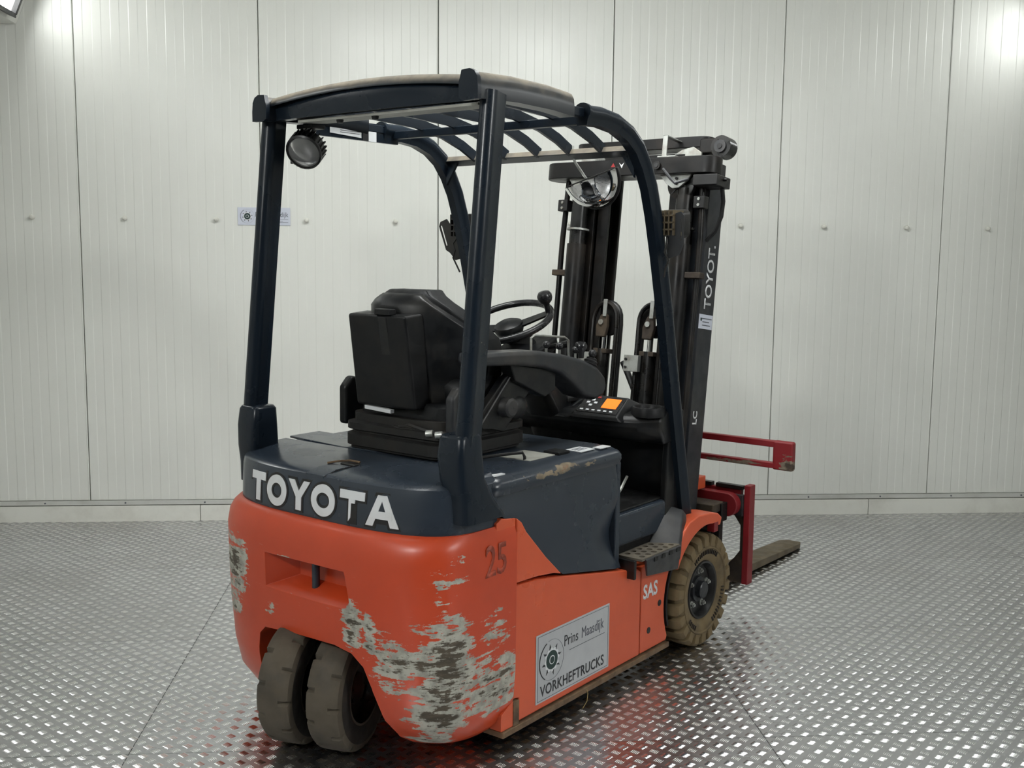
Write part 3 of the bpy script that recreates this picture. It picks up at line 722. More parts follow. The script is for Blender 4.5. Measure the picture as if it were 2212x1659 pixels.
def front_wheel(sg):
    c = V((sg*.44, 1.612, .2285)); ax = V((sg, 0, 0)); R, w = .2145, .172; h = w/2
    prof = [(.118, -h+.01), (.15, -h), (.195, -h+.004), (R-.004, -h+.018), (R, -h+.04), (R, h-.04), (R-.004, h-.018), (.196, h-.006), (.190, h-.002), (.175, h+.001), (.150, h), (.134, h-.004), (.118, h-.012)]
    tm = MB().lathe(prof, c, ax, 64)
    ty = tm.build('front_wheel', 'tyre_tan' if sg > 0 else 'tyre_side', TR, smooth=40)
    NL = 22; first = None
    lug = MB()
    def lp(r, a, x): return (c.x+sg*x, c.y+r*math.cos(a), c.z+r*math.sin(a))
    def lug_mesh(a0):
        m = MB(); da = PI/NL*.74; rr = []
        for x, r0, r1, k in ((.010, .205, .2285, .9), (.05, .205, .2285, 1), (h-.016, .2, .2275, 1), (h-.004, .19, .2235, 1.), (h+.0035, .178, .215, .85)):
            rr.append([lp(r0, -da*k, x), lp(r1, -da*.88*k, x), lp(r1, da*.88*k, x), lp(r0, da*k, x)])
        m.loft(rr); return m
    lm = lug_mesh(0)
    lm.v = [(x-c.x, y-c.y, z-c.z) for x, y, z in lm.v]
    me = lm.mesh('tread_block', 35); me.materials.append(MAT['tyre_tan' if sg > 0 else 'tyre_side'])
    lm2 = MB(); lm2.v = [(-x, y, z) for x, y, z in lm.v]; lm2.f = lm.f; me2 = lm2.mesh('tread_block', 35); me2.materials.append(MAT['tyre_tan' if sg > 0 else 'tyre_side'])
    for k in range(NL):
        for m_, ph in ((me, 0.), (me2, .5)):
            o = bpy.data.objects.new('tread_block', m_); COL.objects.link(o); o.parent = ty
            o.location = c; o.rotation_euler = (2*PI*(k+ph)/NL + PI/2 - PI/NL*0, 0, 0)
    MB().lathe([(.119, h-.012), (.116, h-.006), (.108, h-.008), (.104, h-.018), (.098, h-.034), (.05, h-.036), (.001, h-.036)], c, ax, 48).build('wheel_rim', 'black', ty)
    MB().lathe([(.052, h-.036), (.050, h-.026), (.034, h-.025), (.034, h-.004), (.030, h+.0), (.001, h+.001)], c, ax, 32).build('wheel_hub', 'plastic_g', ty)
    MB().lathe([(.178, h-.001), (.175, h+.006), (.170, h+.006), (.166, h-.001)], c, ax, 64).build('sidewall_ring', 'tyre_tan', ty)
    for k in range(5):
        a = 2*PI*k/5 + 1.45
        p = c + V((sg*(h-.036), .074*math.cos(a), .074*math.sin(a)))
        nt = MB(); nt.cyl(p, p+ax*.006, .014, n=16); nt.cyl(p+ax*.006, p+ax*.016, .0105, n=6); nt.cyl(p+ax*.016, p+ax*.022, .006, n=8)
        nt.build('wheel_nut', 'zinc', ty)
    rnd = random.Random(4)
    for a0, a1, nn in ((55, 125, 14), (-62, -8, 11), (-140, -118, 5)):
        for k in range(nn):
            a = math.radians(a0+(a1-a0)*k/(nn-1)); d = V((0, math.cos(a), math.sin(a))); e = V((0, -math.sin(a), math.cos(a)))
            MB().obox(c + ax*(h+.0015) + d*.156, (ax, d, e), (.006, .018, .004 if k % 3 else .007)).build('sidewall_lettering', 'tyre_side', ty, smooth=0)  # darker rubber puts the emboss shading of the letters into the colour
front_wheel(1); front_wheel(-1)
MB().cyl((-.36, 1.612, .2285), (.36, 1.612, .2285), .06).build('front_axle', 'oily', TR)

def fender(sg):
    arc = [(1.612+.268*math.cos(math.radians(t)), .2285+.268*math.sin(math.radians(t))) for t in range(150, 64, -6)]
    top = [(1.735, .505), (1.70, .528), (1.64, .540), (1.54, .548), (1.465, .535), (1.42, .505), (1.38, .455), (1.362, .405)]
    MB().prism(arc + top, 'x', *sorted((sg*.43, sg*.532))).build('fender', 'orange', TR, .006)
    MB().box(*sorted((sg*.50, sg*.533)), 1.665, 1.70, .455, .495).build('fender_reflector', 'red', TR, .002)
fender(1); fender(-1)
ia = [(1.612+.262*math.cos(math.radians(t)), .2285+.262*math.sin(math.radians(t))) for t in range(200, 50, -8)]
ib = [(1.612+.250*math.cos(math.radians(t)), .2285+.250*math.sin(math.radians(t))) for t in range(56, 204, 8)]
for sg in (1, -1): MB().prism(ia+ib, 'x', *sorted((sg*.34, sg*.498))).build('wheel_liner', 'rubber', TR)

# ------------------------------------------------------------------ cab floor, step, cowl
MB().box(-.45, .45, 1.03, 1.50, .50, .622).build('cab_floor', 'slate', TR, .012)
MB().box(-.43, .43, 1.04, 1.46, .622, .630).build('floor_mat', 'rubber', TR, .003)
# perforated step on the right side and its brackets
def step(sg):
    g = MB(); nx, ny = 5, 7
    sx0, sx1, sy0, sy1 = .44, .545, 1.085, 1.36
    pl = MB().box(*sorted((sg*sx0, sg*sx1)), sy0, sy1, .466, .474)
    o = pl.build('step_plate', 'plastic_g', TR)
    cut = MB()
    for i in range(3):
        for j in range(6):
            cx, cy = sg*(.462+.031*i), sy0+.035+.042*j + (.021 if i % 2 else 0)
            if cy > sy1-.02: continue
            cut.cyl((cx, cy, .44), (cx, cy, .50), .0115, n=12)
    boolean(o, cut); o.data.materials.clear(); o.data.materials.append(MAT['brown_dirt'] if False else MAT['step'])
    f = MB().loft([[(sg*.540, sy0+.02, .473), (sg*.553, sy0+.02, .467), (sg*.553, sy1, .467), (sg*.540, sy1, .473)],
                   [(sg*.532, sy0+.05, .40), (sg*.540, sy0+.05, .40), (sg*.540, sy1+.005, .375), (sg*.532, sy1+.005, .375)]])
    f.build('step_apron', 'plastic_g', TR, .003)
    for k in range(4): MB().box(*sorted((sg*.541, sg*.5545)), sy0+.075+.055*k, sy0+.10+.055*k, .452, .468).build('step_slot', 'black', o, smooth=0)
    MB().box(*sorted((sg*.45, sg*.53)), 1.06, 1.075, .40, .47).build('step_bracket', 'black', TR, .003)
    MB().loft([[(sg*.44, 1.30, .47), (sg*.545, 1.355, .462), (sg*.535, 1.385, .40), (sg*.44, 1.37, .40)],
               [(sg*.44, 1.40, .565), (sg*.51, 1.44, .545), (sg*.515, 1.47, .53), (sg*.44, 1.50, .52)],
               [(sg*.44, 1.45, .595), (sg*.485, 1.49, .575), (sg*.49, 1.51, .55), (sg*.44, 1.53, .53)]]).build('step_cheek', 'plastic_g', TR, .006)
MAT['step'] = simple('step_dirty', srgb(92, 86, 76), .8, dirt=srgb(120, 110, 92), dirt_amt=.8, scale=12)
step(1); step(-1)

# front cowl: back panel, dash top with display and cup holder
MB().prism([(1.50, .50), (1.53, .50), (1.53, .96), (1.49, .975), (1.46, .83), (1.46, .63), (1.47, .52)], 'x', -.455, .455).build('cowl_panel', 'plastic_d', TR, .006)
MB().prism([(1.40, .51), (1.47, .51), (1.50, .96), (1.43, .96), (1.41, .70)], 'x', .425, .452).build('cowl_side', 'plastic', TR, .008)
MB().prism([(1.40, .51), (1.47, .51), (1.50, .96), (1.43, .96), (1.41, .70)], 'x', -.452, -.425).build('cowl_side', 'plastic', TR, .008)
dash = MB().loft([[(x, 1.30+d, .862+.0), (x, 1.268+d, .90), (x, 1.268+d, .935), (x, 1.29+d, .955), (x, 1.40, .968), (x, 1.50, .970), (x, 1.515, .93), (x, 1.47, .842), (x, 1.38, .84)] for x, d in ((-.455, .03), (-.30, .0), (.0, .0), (.28, .0), (.38, .03), (.455, .085))])
dash.build('dashboard', 'plastic', TR, .012, 3)
dp = MB().loft([[(.085, 1.262, .925), (.335, 1.262, .925), (.335, 1.47, .965), (.085, 1.47, .965)],
                [(.105, 1.268, .945), (.310, 1.268, .945), (.300, 1.365, 1.010), (.125, 1.365, 1.010)]]).build('display_pod', 'plastic', TR, .006)
# display face: local axes on the slanted pod top
do = V((.118, 1.2765, .9515)); du = V((1, 0, 0)); dv = V((0, .097, .065)).normalized(); dn = du.cross(dv)
def onface(a0, a1, b0, b1, nm, mat, h=.0025, par=dp):
    return MB().obox(do+du*(a0+a1)/2+dv*(b0+b1)/2+dn*h/2, (du, dv, dn), (a1-a0, b1-b0, h)).build(nm, mat, par, .0008, 1)
onface(.0, .182, .0, .100, 'display_bezel', 'knob', .002)
onface(.098, .166, .030, .086, 'lcd_screen', 'lcd', .0035)
onface(.024, .040, .082, .092, 'display_key', 'label_green', .0045); onface(.056, .072, .082, .092, 'display_key', 'label_red', .0045)
for a, b in ((.045, .070), (.045, .040), (.028, .055), (.062, .055)): onface(a-.007, a+.007, b-.0055, b+.0055, 'display_key', 'white', .0045)
for k in range(6): onface(.012+.027*k, .026+.027*k, .008, .016, 'display_key', 'white', .0045)
MB().loft([[(-.02, 1.265, .92), (.075, 1.265, .92), (.075, 1.45, .965), (-.02, 1.45, .965)], [(-.0, 1.275, .94), (.065, 1.275, .94), (.065, 1.42, .995), (-.0, 1.42, .995)]]).build('dash_tray', 'plastic', TR, .005)
MB().box(.008, .056, 1.31, 1.40, .975, .993).build('tray_opening', 'rubber', TR, .004)
ch = V((.388, 1.370, .968))
MB().lathe([(.068, -.02), (.066, .010), (.062, .016), (.054, .016), (.050, .008), (.046, -.03), (.001, -.03)], ch, (0, 0, 1), 32).build('cup_holder', 'plastic_d', TR)

# pedals
for x in (.30, .17):
    MB().tube([(x, 1.30, .635), (x, 1.33, .66), (x, 1.37, .70)], .006, 6).build('pedal_arm', 'zinc', TR)
pd = MB(); pd.tube([(.285, 1.165, .695), (.285, 1.18, .712), (.345, 1.18, .712), (.345, 1.165, .695), (.345, 1.12, .64), (.285, 1.12, .64)], .0055, 6, closed_path=True)
pd.build('pedal_frame', 'zinc', TR)

# ------------------------------------------------------------------ steering column and wheel
sc_ = V((-.085, 1.095, 1.298)); sn = V((0.0, -.40, .917)).normalized(); su = V((1, 0, 0)); sv = sn.cross(su)
MB().loft([[(-.045+a*r, 1.34, .90+b*r) if k == 0 else (-.045+a*r, (1.25, 1.18, 1.13)[k-1], (1.03, 1.13, 1.20)[k-1]+b*r) for a, b in rrect(0, 0, 2, 2, .5, 3)] for k, r in enumerate((.10, .085, .07, .06))]).build('steering_column', 'plastic', TR, smooth=50)
MB().obox((-.03, 1.15, 1.195), (su, sv, sn), (.20, .15, .05)).build('column_cover', 'plastic_d', TR, .012, 3)
sw = MB(); sw.tube([sc_ + (su*math.cos(2*PI*k/48)+sv*math.sin(2*PI*k/48))*.172 for k in range(48)], lambda t: .0135, 12, closed_path=True)
swo = sw.build('steering_wheel', 'knob', TR)
MB().lathe([(.001, .022), (.035, .020), (.055, .010), (.060, -.006), (.05, -.03), (.03, -.06)], sc_-sn*.02, sn, 28).build('steering_hub', 'plastic', swo)
for a in (38, 205):
    a = math.radians(a); d = su*math.cos(a)+sv*math.sin(a); e = sv*math.cos(a)-su*math.sin(a)
    MB().loft([[sc_-sn*.018+d*.045+e*.030, sc_-sn*.018+d*.045-e*.030, sc_-sn*.03+d*.045-e*.022, sc_-sn*.03+d*.045+e*.022], [sc_+d*.168+e*.022, sc_+d*.168-e*.022, sc_-sn*.011+d*.168-e*.015, sc_-sn*.011+d*.168+e*.015]]).build('steering_spoke', 'plastic', swo, .003)
ka = math.radians(38); kp = sc_ + (su*math.cos(ka)+sv*math.sin(ka))*.162
MB().lathe([(.011, .0), (.011, .025), (.013, .035), (.024, .045), (.029, .058), (.029, .070), (.022, .082), (.001, .087)], kp, sn, 20).build('steering_knob', 'knob', swo)
MB().tube([(.06, 1.16, 1.205), (.12, 1.15, 1.215), (.17, 1.145, 1.225)], lambda t: .009+.006*t, 8).build('direction_lever', 'plastic_d', TR)

# ------------------------------------------------------------------ seat
SX = .0
base = MB()
for (z0, z1, w, h) in ((.893, .907, .40, .42), (.907, .950, .44, .46), (.956, .978, .42, .44), (.984, 1.006, .44, .46), (1.012, 1.040, .40, .42)):
    pass
sb = MB().loft([ring_z(rrect(SX+.02, .565, w, d, .07), z) for z, w, d in ((.893, .42, .40), (.902, .46, .44), (.908, .46, .44), (.912, .475, .46), (.948, .475, .46), (.955, .45, .43), (.960, .45, .43), (.966, .475, .455), (.988, .475, .455), (.994, .44, .42), (1.02, .44, .42))])
seat = sb.build('seat', 'bellow', TR, smooth=35)
MB().loft([ring_z(rrect(SX+.02, .60, w, d, .06), z) for z, w, d in ((1.00, .40, .38), (1.015, .43, .42), (1.06, .42, .42), (1.07, .38, .40))]).build('seat_pan', 'seat', seat, smooth=45)
MB().loft([ring_z(rrect(SX, .68, w, d, .08), z) for z, w, d in ((1.06, .44, .40), (1.075, .48, .44), (1.125, .48, .45), (1.15, .44, .42))]).build('seat_cushion', 'seat', seat, smooth=50)
# wrap-around backrest shell
def back_sec(z):
    t = (z-1.04)/(1.425-1.04)
    w = (.175, .205, .225, .235, .235, .225, .195, .150, .085)
    k = min(7.999, max(0, t*8)); i = int(k); hw = w[i]+(w[i+1]-w[i])*(k-i)
    return hw, .385 - .10*(z-1.04) + (.05*max(0, (t-.86)/.14)**2)
def back_y(x, z):
    hw, yb = back_sec(z); return yb + .20*(abs(x)/.235)**2.3
zz = [1.04, 1.09, 1.15, 1.21, 1.27, 1.32, 1.355, 1.385, 1.405, 1.418, 1.425]
rows = []
for z in zz:
    hw, yb = back_sec(z); rows.append([(SX+hw*(-1+2*j/22), back_y(hw*(-1+2*j/22), z), z) for j in range(23)])
MB().sheet(rows, (0, .035, 0)).build('backrest_shell', 'plastic', seat, .006, smooth=55)
rows2 = []
for z in zz:
    hw, yb = back_sec(z); hw2 = hw*1.0+.004
    rows2.append([(SX+hw2*(-1+2*j/22), back_y(hw2*.97*(-1+2*j/22), z)+.036, z+.012*((z-1.04)/.385)) for j in range(23)])
MB().sheet(rows2, (0, .075, 0)).build('backrest_cushion', 'seat', seat, .02, 3, smooth=60)
bx = MB().loft([[(-.140, .345, 1.052), (.128, .345, 1.052), (.128, .42, 1.052), (-.140, .42, 1.052)],
                [(-.143, .308, 1.358), (.118, .308, 1.358), (.118, .40, 1.365), (-.143, .40, 1.365)]])
bxo = bx.build('document_box', 'plastic_d', seat, .010, 3)
MB().loft([[(.0, .3435, 1.09), (.05, .3435, 1.09), (.05, .36, 1.09), (0, .36, 1.09)], [(-.005, .306, 1.352), (.035, .306, 1.352), (.035, .33, 1.352), (-.005, .33, 1.352)]]).build('box_rib', 'plastic', bxo, .004)
MB().box(-.015, .055, .303, .335, 1.358, 1.378).build('box_clasp', 'plastic_d', bxo, .004)
MB().loft([[(-.10, .343, 1.040), (.02, .343, 1.034), (.02, .36, 1.034), (-.10, .36, 1.04)], [(-.10, .343, 1.052), (.02, .343, 1.046), (.02, .36, 1.046), (-.10, .36, 1.052)]]).build('seat_label', 'white', seat)
# hip restraints
for sg in (-1, 1):
    MB().prism([(.375, .97), (.50, .96), (.53, 1.06), (.50, 1.115), (.41, 1.135), (.375, 1.10)], 'x', *sorted((sg*.225, sg*.262))).build('hip_restraint', 'plastic_g' if sg > 0 else 'plastic', seat, .012, 3)
for k in range(3):
    MB().tube([(.02+.03*k, .352, .985+.006*k), (.10, .346, .99+.006*k), (.17, .345, .992), (.22, .35, .985)], .008, 6).build('seat_cable', 'bellow', seat)
for x in (.185, .225): MB().cyl((x, .335, .985), (x+.02, .345, .988), .012, n=10).build('cable_plug', 'zinc', seat)
MB().prism([(1.02, .30), (1.05, .34), (1.10, .36)], 'x', .20, .205)
# armrest with levers
arm = MB().prism([(.42, 1.245), (.56, 1.243), (.72, 1.236), (.86, 1.216), (.99, 1.188), (1.08, 1.155), (1.135, 1.115), (1.148, 1.075), (1.125, 1.045), (1.07, 1.035), (1.00, 1.055), (.93, 1.105), (.85, 1.15), (.75, 1.176), (.60, 1.195), (.42, 1.205)], 'x', .235, .345)
armo = arm.build('armrest', 'plastic_g', TR, .016, 3, smooth=45)
MB().prism([(.60, 1.20), (.86, 1.16), (.86, 1.09), (.80, 1.07), (.63, 1.14)], 'x', .265, .315).build('armrest_bracket', 'plastic', armo, .006)
MB().prism([(.55, .985), (.49, .99), (.46, 1.03), (.60, 1.15), (.68, 1.185), (.78, 1.17), (.76, 1.11), (.66, 1.02), (.60, .97)], 'x', .262, .292).build('armrest_support', 'plastic', armo, .006)
MB().tube([(.295, .475, 1.01), (.295, .60, 1.13), (.295, .66, 1.185)], .004, 6).build('support_edge', 'plastic_g', armo)
MB().lathe([(.001, .045), (.026, .043), (.033, .036), (.033, .006), (.036, 0)], (.29, .595, 1.055), (1, 0, 0), 10).build('armrest_knob', 'plastic_g', armo)
MB().sphere((.27, .68, 1.045), (.04, .055, .045)).build('armrest_boot', 'rubber', armo)
for x, y, z, r in ((.275, .855, 1.245, .0135), (.275, .935, 1.235, .0135), (.275, 1.035, 1.215, .0135), (.31, 1.095, 1.200, .0155)):
    l = MB().tube([(x, y, z-.05), (x, y, z-.005)], .005, 6).build('control_lever', 'zinc', armo)
    MB().sphere((x, y, z), r).build('lever_ball', 'knob', l)
jb = MB().lathe([(.034, .0), (.036, .006), (.028, .010), (.032, .017), (.024, .022), (.027, .029), (.019, .034), (.02, .04), (.010, .045)], (.30, 1.085, 1.145), (.1, .35, .9), 20).build('lever_gaiter', 'rubber', armo)
MB().lathe([(.010, .0), (.012, .02), (.021, .032), (.024, .045), (.018, .058), (.001, .062)], (.29, 1.05, 1.185), (-.1, .1, 1), 16).build('joystick', 'knob', armo)
MB().tube([(.25, .80, 1.225), (.25, .80, 1.27), (.25, .82, 1.278), (.25, 1.0, 1.262), (.25, 1.025, 1.25), (.25, 1.03, 1.19)], .0045, 8).build('lever_guard', 'zinc', armo)

# ------------------------------------------------------------------ mast (tilted forward)
def TM(p): return V((p.x, 1.72 + p.y + .12*(p.z-.5), p.z - .12*p.y))
def MM(): return MB(TM)
mast_x = ((.277, .345, .02, .145, 'mast_side', 1.955, 'outer_rail'), (.212, .272, .01, .135, 'mast', 1.99, 'middle_rail'), (.150, .206, .03, .135, 'mast', 1.95, 'inner_rail'))
for sg in (1, -1):
    for a, b, v0, v1, mt, top, nm in mast_x:
        t = .016
        # channel: web on the outside, two flanges turned inwards
        poly = [(b, v0), (b, v1), (a, v1), (a, v1-t), (b-t, v1-t), (b-t, v0+t), (a, v0+t), (a, v0)]
        MM().prism([(sg*x, v) for x, v in poly], 'z', .10, top).build(nm, mt if sg > 0 or nm != 'outer_rail' else 'mast', TR, .003)
    # lift cylinder behind the rails
    lc = MM().cyl((sg*.262, -.035, .20), (sg*.262, -.035, 1.60), .043, n=24).build('lift_cylinder', 'mast', TR)
    MM().cyl((sg*.262, -.035, 1.60), (sg*.262, -.035, 1.80), .036, n=24).build('cylinder_gland', 'oily', lc)
    MM().cyl((sg*.262, -.035, 1.66), (sg*.262, -.035, 1.668), .050, n=20).build('cylinder_ring', 'zinc' if sg < 0 else 'oily', lc)
    MM().cyl((sg*.262, -.035, 1.80), (sg*.262, -.035, 1.83), .030, n=20).build('cylinder_cap', 'oily', lc)
    MM().cyl((sg*.262, -.035, 1.83), (sg*.262, -.035, 1.90), .018, n=16).build('cylinder_rod', 'chrome', lc)
    # hydraulic pipe with clamps
    MM().tube([(sg*.345, -.03, .40), (sg*.345, -.03, 1.62), (sg*.34, -.03, 1.74), (sg*.335, -.03, 1.90)], .0125, 10).build('hydraulic_pipe', 'mast', TR)
    MM().box(*sorted((sg*.30, sg*.372)), -.055, -.015, 1.46, 1.485).build('pipe_clamp', 'brown_dirt', TR, .003)
    kc = MM().box(*sorted((sg*.315, sg*.365)), -.06, -.02, 1.745, 1.795).build('pipe_clamp', 'black', TR, .003)
    for w in (1.758, 1.782): MM().cyl((sg*.34, -.06, w), (sg*.34, -.065, w), .006, n=10).build('clamp_bolt', 'zinc', kc)
# text and sticker on the outer side face of the right rail
def mside(p): return TM(V(p))
e0 = mside((.3455, .045, 1.345)); eu = (mside((.3455, .045, 1.6))-e0).normalized(); en = V((1, 0, 0)); ev = en.cross(eu)
text_mesh('mast_lettering', 'TOYOT.', 'white', TR, e0 - ev*.065, eu, ev, .082, bold=.0012, xs=.90)
text_mesh('mast_lettering', 'LC', 'white', TR, mside((.3455, .045, .86)) - ev*.03, eu, ev, .05, bold=.001)
MM().box(.3452, .3462, .02, .138, 1.262, 1.322).build('mast_sticker', 'sign_pale', TR, smooth=0)
for k, (a, b) in enumerate(((.05, .12), (.05, .11), (.03, .13))): MM().box(.3462, .3466, a, b, 1.275+.014*k, 1.279+.014*k).build('sticker_print', 'ink_grey', TR, smooth=0)
MM().cyl((.3462, .038, 1.30), (.3467, .038, 1.30), .007, n=12).build('sticker_print', 'ink_green', TR)
# upper cross members with rounded ends
def stadium(x0, x1, v0, v1):
    r = (v1-v0)/2; c = (v0+v1)/2
    return [(x1-r+r*math.sin(PI*k/10), c-r*math.cos(PI*k/10)) for k in range(11)] + [(x0+r-r*math.sin(PI*k/10), c+r*math.cos(PI*k/10)) for k in range(11)]
ct = MM().prism(stadium(-.425, .42, -.105, .01), 'z', 1.880, 1.950).build('mast_crossmember', 'mast', TR, .004)
cb = MM().prism(stadium(-.385, .30, .06, .155), 'z', 2.02, 2.068).build('mast_crossmember', 'mast', TR, .004)
MM().prism(stadium(-.29, .29, .0, .13), 'z', 1.955, 1.985).build('mast_crossmember', 'mast', TR, .004)
e = MM(); e.box(.27, .375, .03, .12, 1.985, 2.05); e.build('roller_bracket', 'mast', TR, .008)
rl = MM().cyl((.375, .02, 2.01), (.375, .085, 2.01), .045, n=24).build('end_roller', 'oily', TR)
MM().cyl((.375, .012, 2.01), (.375, .022, 2.01), .026, n=20).build('roller_pin', 'plastic_g', rl); MM().cyl((.375, .008, 2.01), (.375, .014, 2.01), .011, n=16).build('roller_bore', 'black', rl)
zb2 = MM(); zb2.box(.150, .172, -.065, -.059, 1.955, 2.05); zb2.box(.150, .172, -.065, .06, 2.044, 2.05); zb2.box(.150, .235, -.10, -.03, 1.950, 1.957); zb2.build('angle_bracket', 'zinc', TR, .002)
for sg in (1, -1):
    MM().prism([(sg*.17, 1.95), (sg*.30, 1.95), (sg*.30, 1.985), (sg*.26, 2.01), (sg*.21, 2.0), (sg*.17, 1.98)], 'y', .0, .012).build('guide_plate', 'zinc', TR, .002)
    MM().prism([(sg*.155, 1.882), (sg*.305, 1.882), (sg*.285, 1.855), (sg*.25, 1.828), (sg*.22, 1.825), (sg*.19, 1.845)], 'y', -.075, -.063).build('sheave_plate', 'zinc', TR, .002)
    for w in (1.845, 1.865): MM().cyl((sg*.238, -.075, w), (sg*.238, -.081, w), .006, n=10).build('plate_bolt', 'black', TR)
    sh = MM().lathe([(.020, -.012), (.058, -.012), (.062, -.010), (.054, 0), (.062, .010), (.058, .012), (.020, .012)], (sg*.245, -.04, 1.845), (0, 1, 0), 32, closed=True).build('chain_sheave', 'oily', TR)
    for k in range(8):
        a = 2*PI*k/8; d = V((math.cos(a), 0, math.sin(a)))
        MM().obox(V((sg*.245, -.053, 1.845))+d*.038, (d, V((0, 1, 0)), d.cross(V((0, 1, 0)))), (.034, .004, .005)).build('sheave_spoke', 'black', sh)
MM().cyl((.16, -.11, 1.915), (.16, -.118, 1.915), .017, n=16).build('cross_bolt', 'oily', TR)
MM().cyl((.16, -.118, 1.915), (.16, -.121, 1.915), .009, n=16).build('cross_bolt_head', 'plastic_g', TR)
hb = MM().box(.325, .435, -.10, .02, 1.83, 1.875).build('hose_block', 'black', TR, .004)
MM().cyl((.435, -.04, 1.86), (.45, -.04, 1.86), .007, n=10).build('block_plug', 'oily', hb)
MM().tube([(.30, -.085, 1.86), (.25, -.11, 1.84), (.23, -.115, 1.86), (.19, -.112, 1.90)], .0065, 8).build('bent_pipe', 'plastic_g', TR)
MM().tube([(.415, -.01, 1.835), (.42, .0, 1.78), (.412, .01, 1.72), (.39, .01, 1.66), (.352, .01, 1.62)], .009, 8).build('hydraulic_hose', 'rubber', TR)
# warning pictograms on the rear face of the crossmember
MM().prism([(-.070, 1.918), (-.048, 1.918), (-.059, 1.935)], 'y', -.1062, -.105).build('warning_mark', 'label_red', TR, smooth=0)
MM().prism([(-.030, 1.935), (-.018, 1.925), (-.005, 1.935), (-.012, 1.920), (-.015, 1.912), (-.02, 1.920)], 'y', -.1062, -.105).build('warning_mark', 'white', TR, smooth=0)

# free-lift cylinders with sheaves, chains and hoses in the middle
for sg in (1, -1):
    xc = sg*.118
    fc = MM().cyl((xc, .03, .25), (xc, .03, 1.15), .032, n=20).build('free_lift_cylinder', 'oily', TR)
    MM().cyl((xc, .03, 1.15), (xc, .03, 1.21), .013, n=12).build('free_lift_rod', 'chrome', fc)
    MM().box(xc-.035, xc+.035, .0, .06, 1.13, 1.15).build('rod_collar', 'brown_dirt', fc, .002)
    bk = MM().prism([(xc-.026, 1.20), (xc+.02, 1.20), (xc+.03, 1.25), (xc+.024, 1.30), (xc-.006, 1.30), (xc-.028, 1.25)], 'y', -.005, .02).build('sheave_yoke', 'brown_dirt', TR, .006)
    MM().box(xc+.008, xc+.026, -.012, -.006, 1.29, 1.365).build('yoke_tab', 'zinc', bk, .001)
    MM().cyl((xc, -.012, 1.265), (xc, .0, 1.265), .012, n=12).build('yoke_pin', 'zinc', bk)
    sv_ = MM().lathe([(.02, -.014), (.060, -.014), (.066, -.012), (.056, 0), (.066, .012), (.060, .014), (.02, .014)], (xc, .055, 1.275), (0, 1, 0), 36, closed=True).build('hose_sheave', 'mast', TR)
    # hose running over the sheave
    pth = [(xc-.062, .055, .30), (xc-.062, .055, 1.27)] + [(xc+.062*math.cos(math.radians(t)), .055, 1.275+.078*math.sin(math.radians(t))) for t in range(170, 5, -15)] + [(xc+.062, .055, 1.26), (xc+.062, .055, .35)]
    MM().tube(pth, .013, 10).build('mast_hose', 'rubber', TR)
    MM().tube([(x+.0, v-.03, w) for x, v, w in pth], .010, 8).build('mast_hose', 'oily', TR)
    # leaf chain as separate links
    lk = MB().loft([[(a, y, b) for a, b in rrect(0, 0, .012, .024, .0055, 3)] for y in (-.011, .011)]).mesh('chain_link', 0)
    lk.materials.append(MAT['oily'])
    ch0 = None
    for k in range(44):
        q = TM(V((xc+sg*.045 if sg > 0 else xc+.05, .045, .36+.0205*k)))
        o = bpy.data.objects.new('chain_link', lk); COL.objects.link(o); o.parent = TR; o.location = q; o.rotation_euler = (-.12, 0, 0)
    hk = MM().box(xc-.08, xc-.01, -.045, -.02, 1.06, 1.13).build('clamp_block', 'zinc', TR, .002)
    for w in (1.078, 1.112): MM().cyl((xc-.068, -.045, w), (xc-.068, -.051, w), .006, n=8).build('clamp_bolt', 'black', hk)
MM().tube([(-.03, .06, 1.10), (.0, .06, 1.05), (.04, .06, .98), (.05, .06, .88), (.05, .05, .75)], .014, 10).build('mast_hose', 'rubber', TR)
MM().box(-.34, .34, .02, .06, .22, .34).build('mast_lower_tie', 'mast', TR, .004)
MM().box(-.34, .34, .02, .06, .70, .76).build('mast_lower_tie', 'mast', TR, .004)

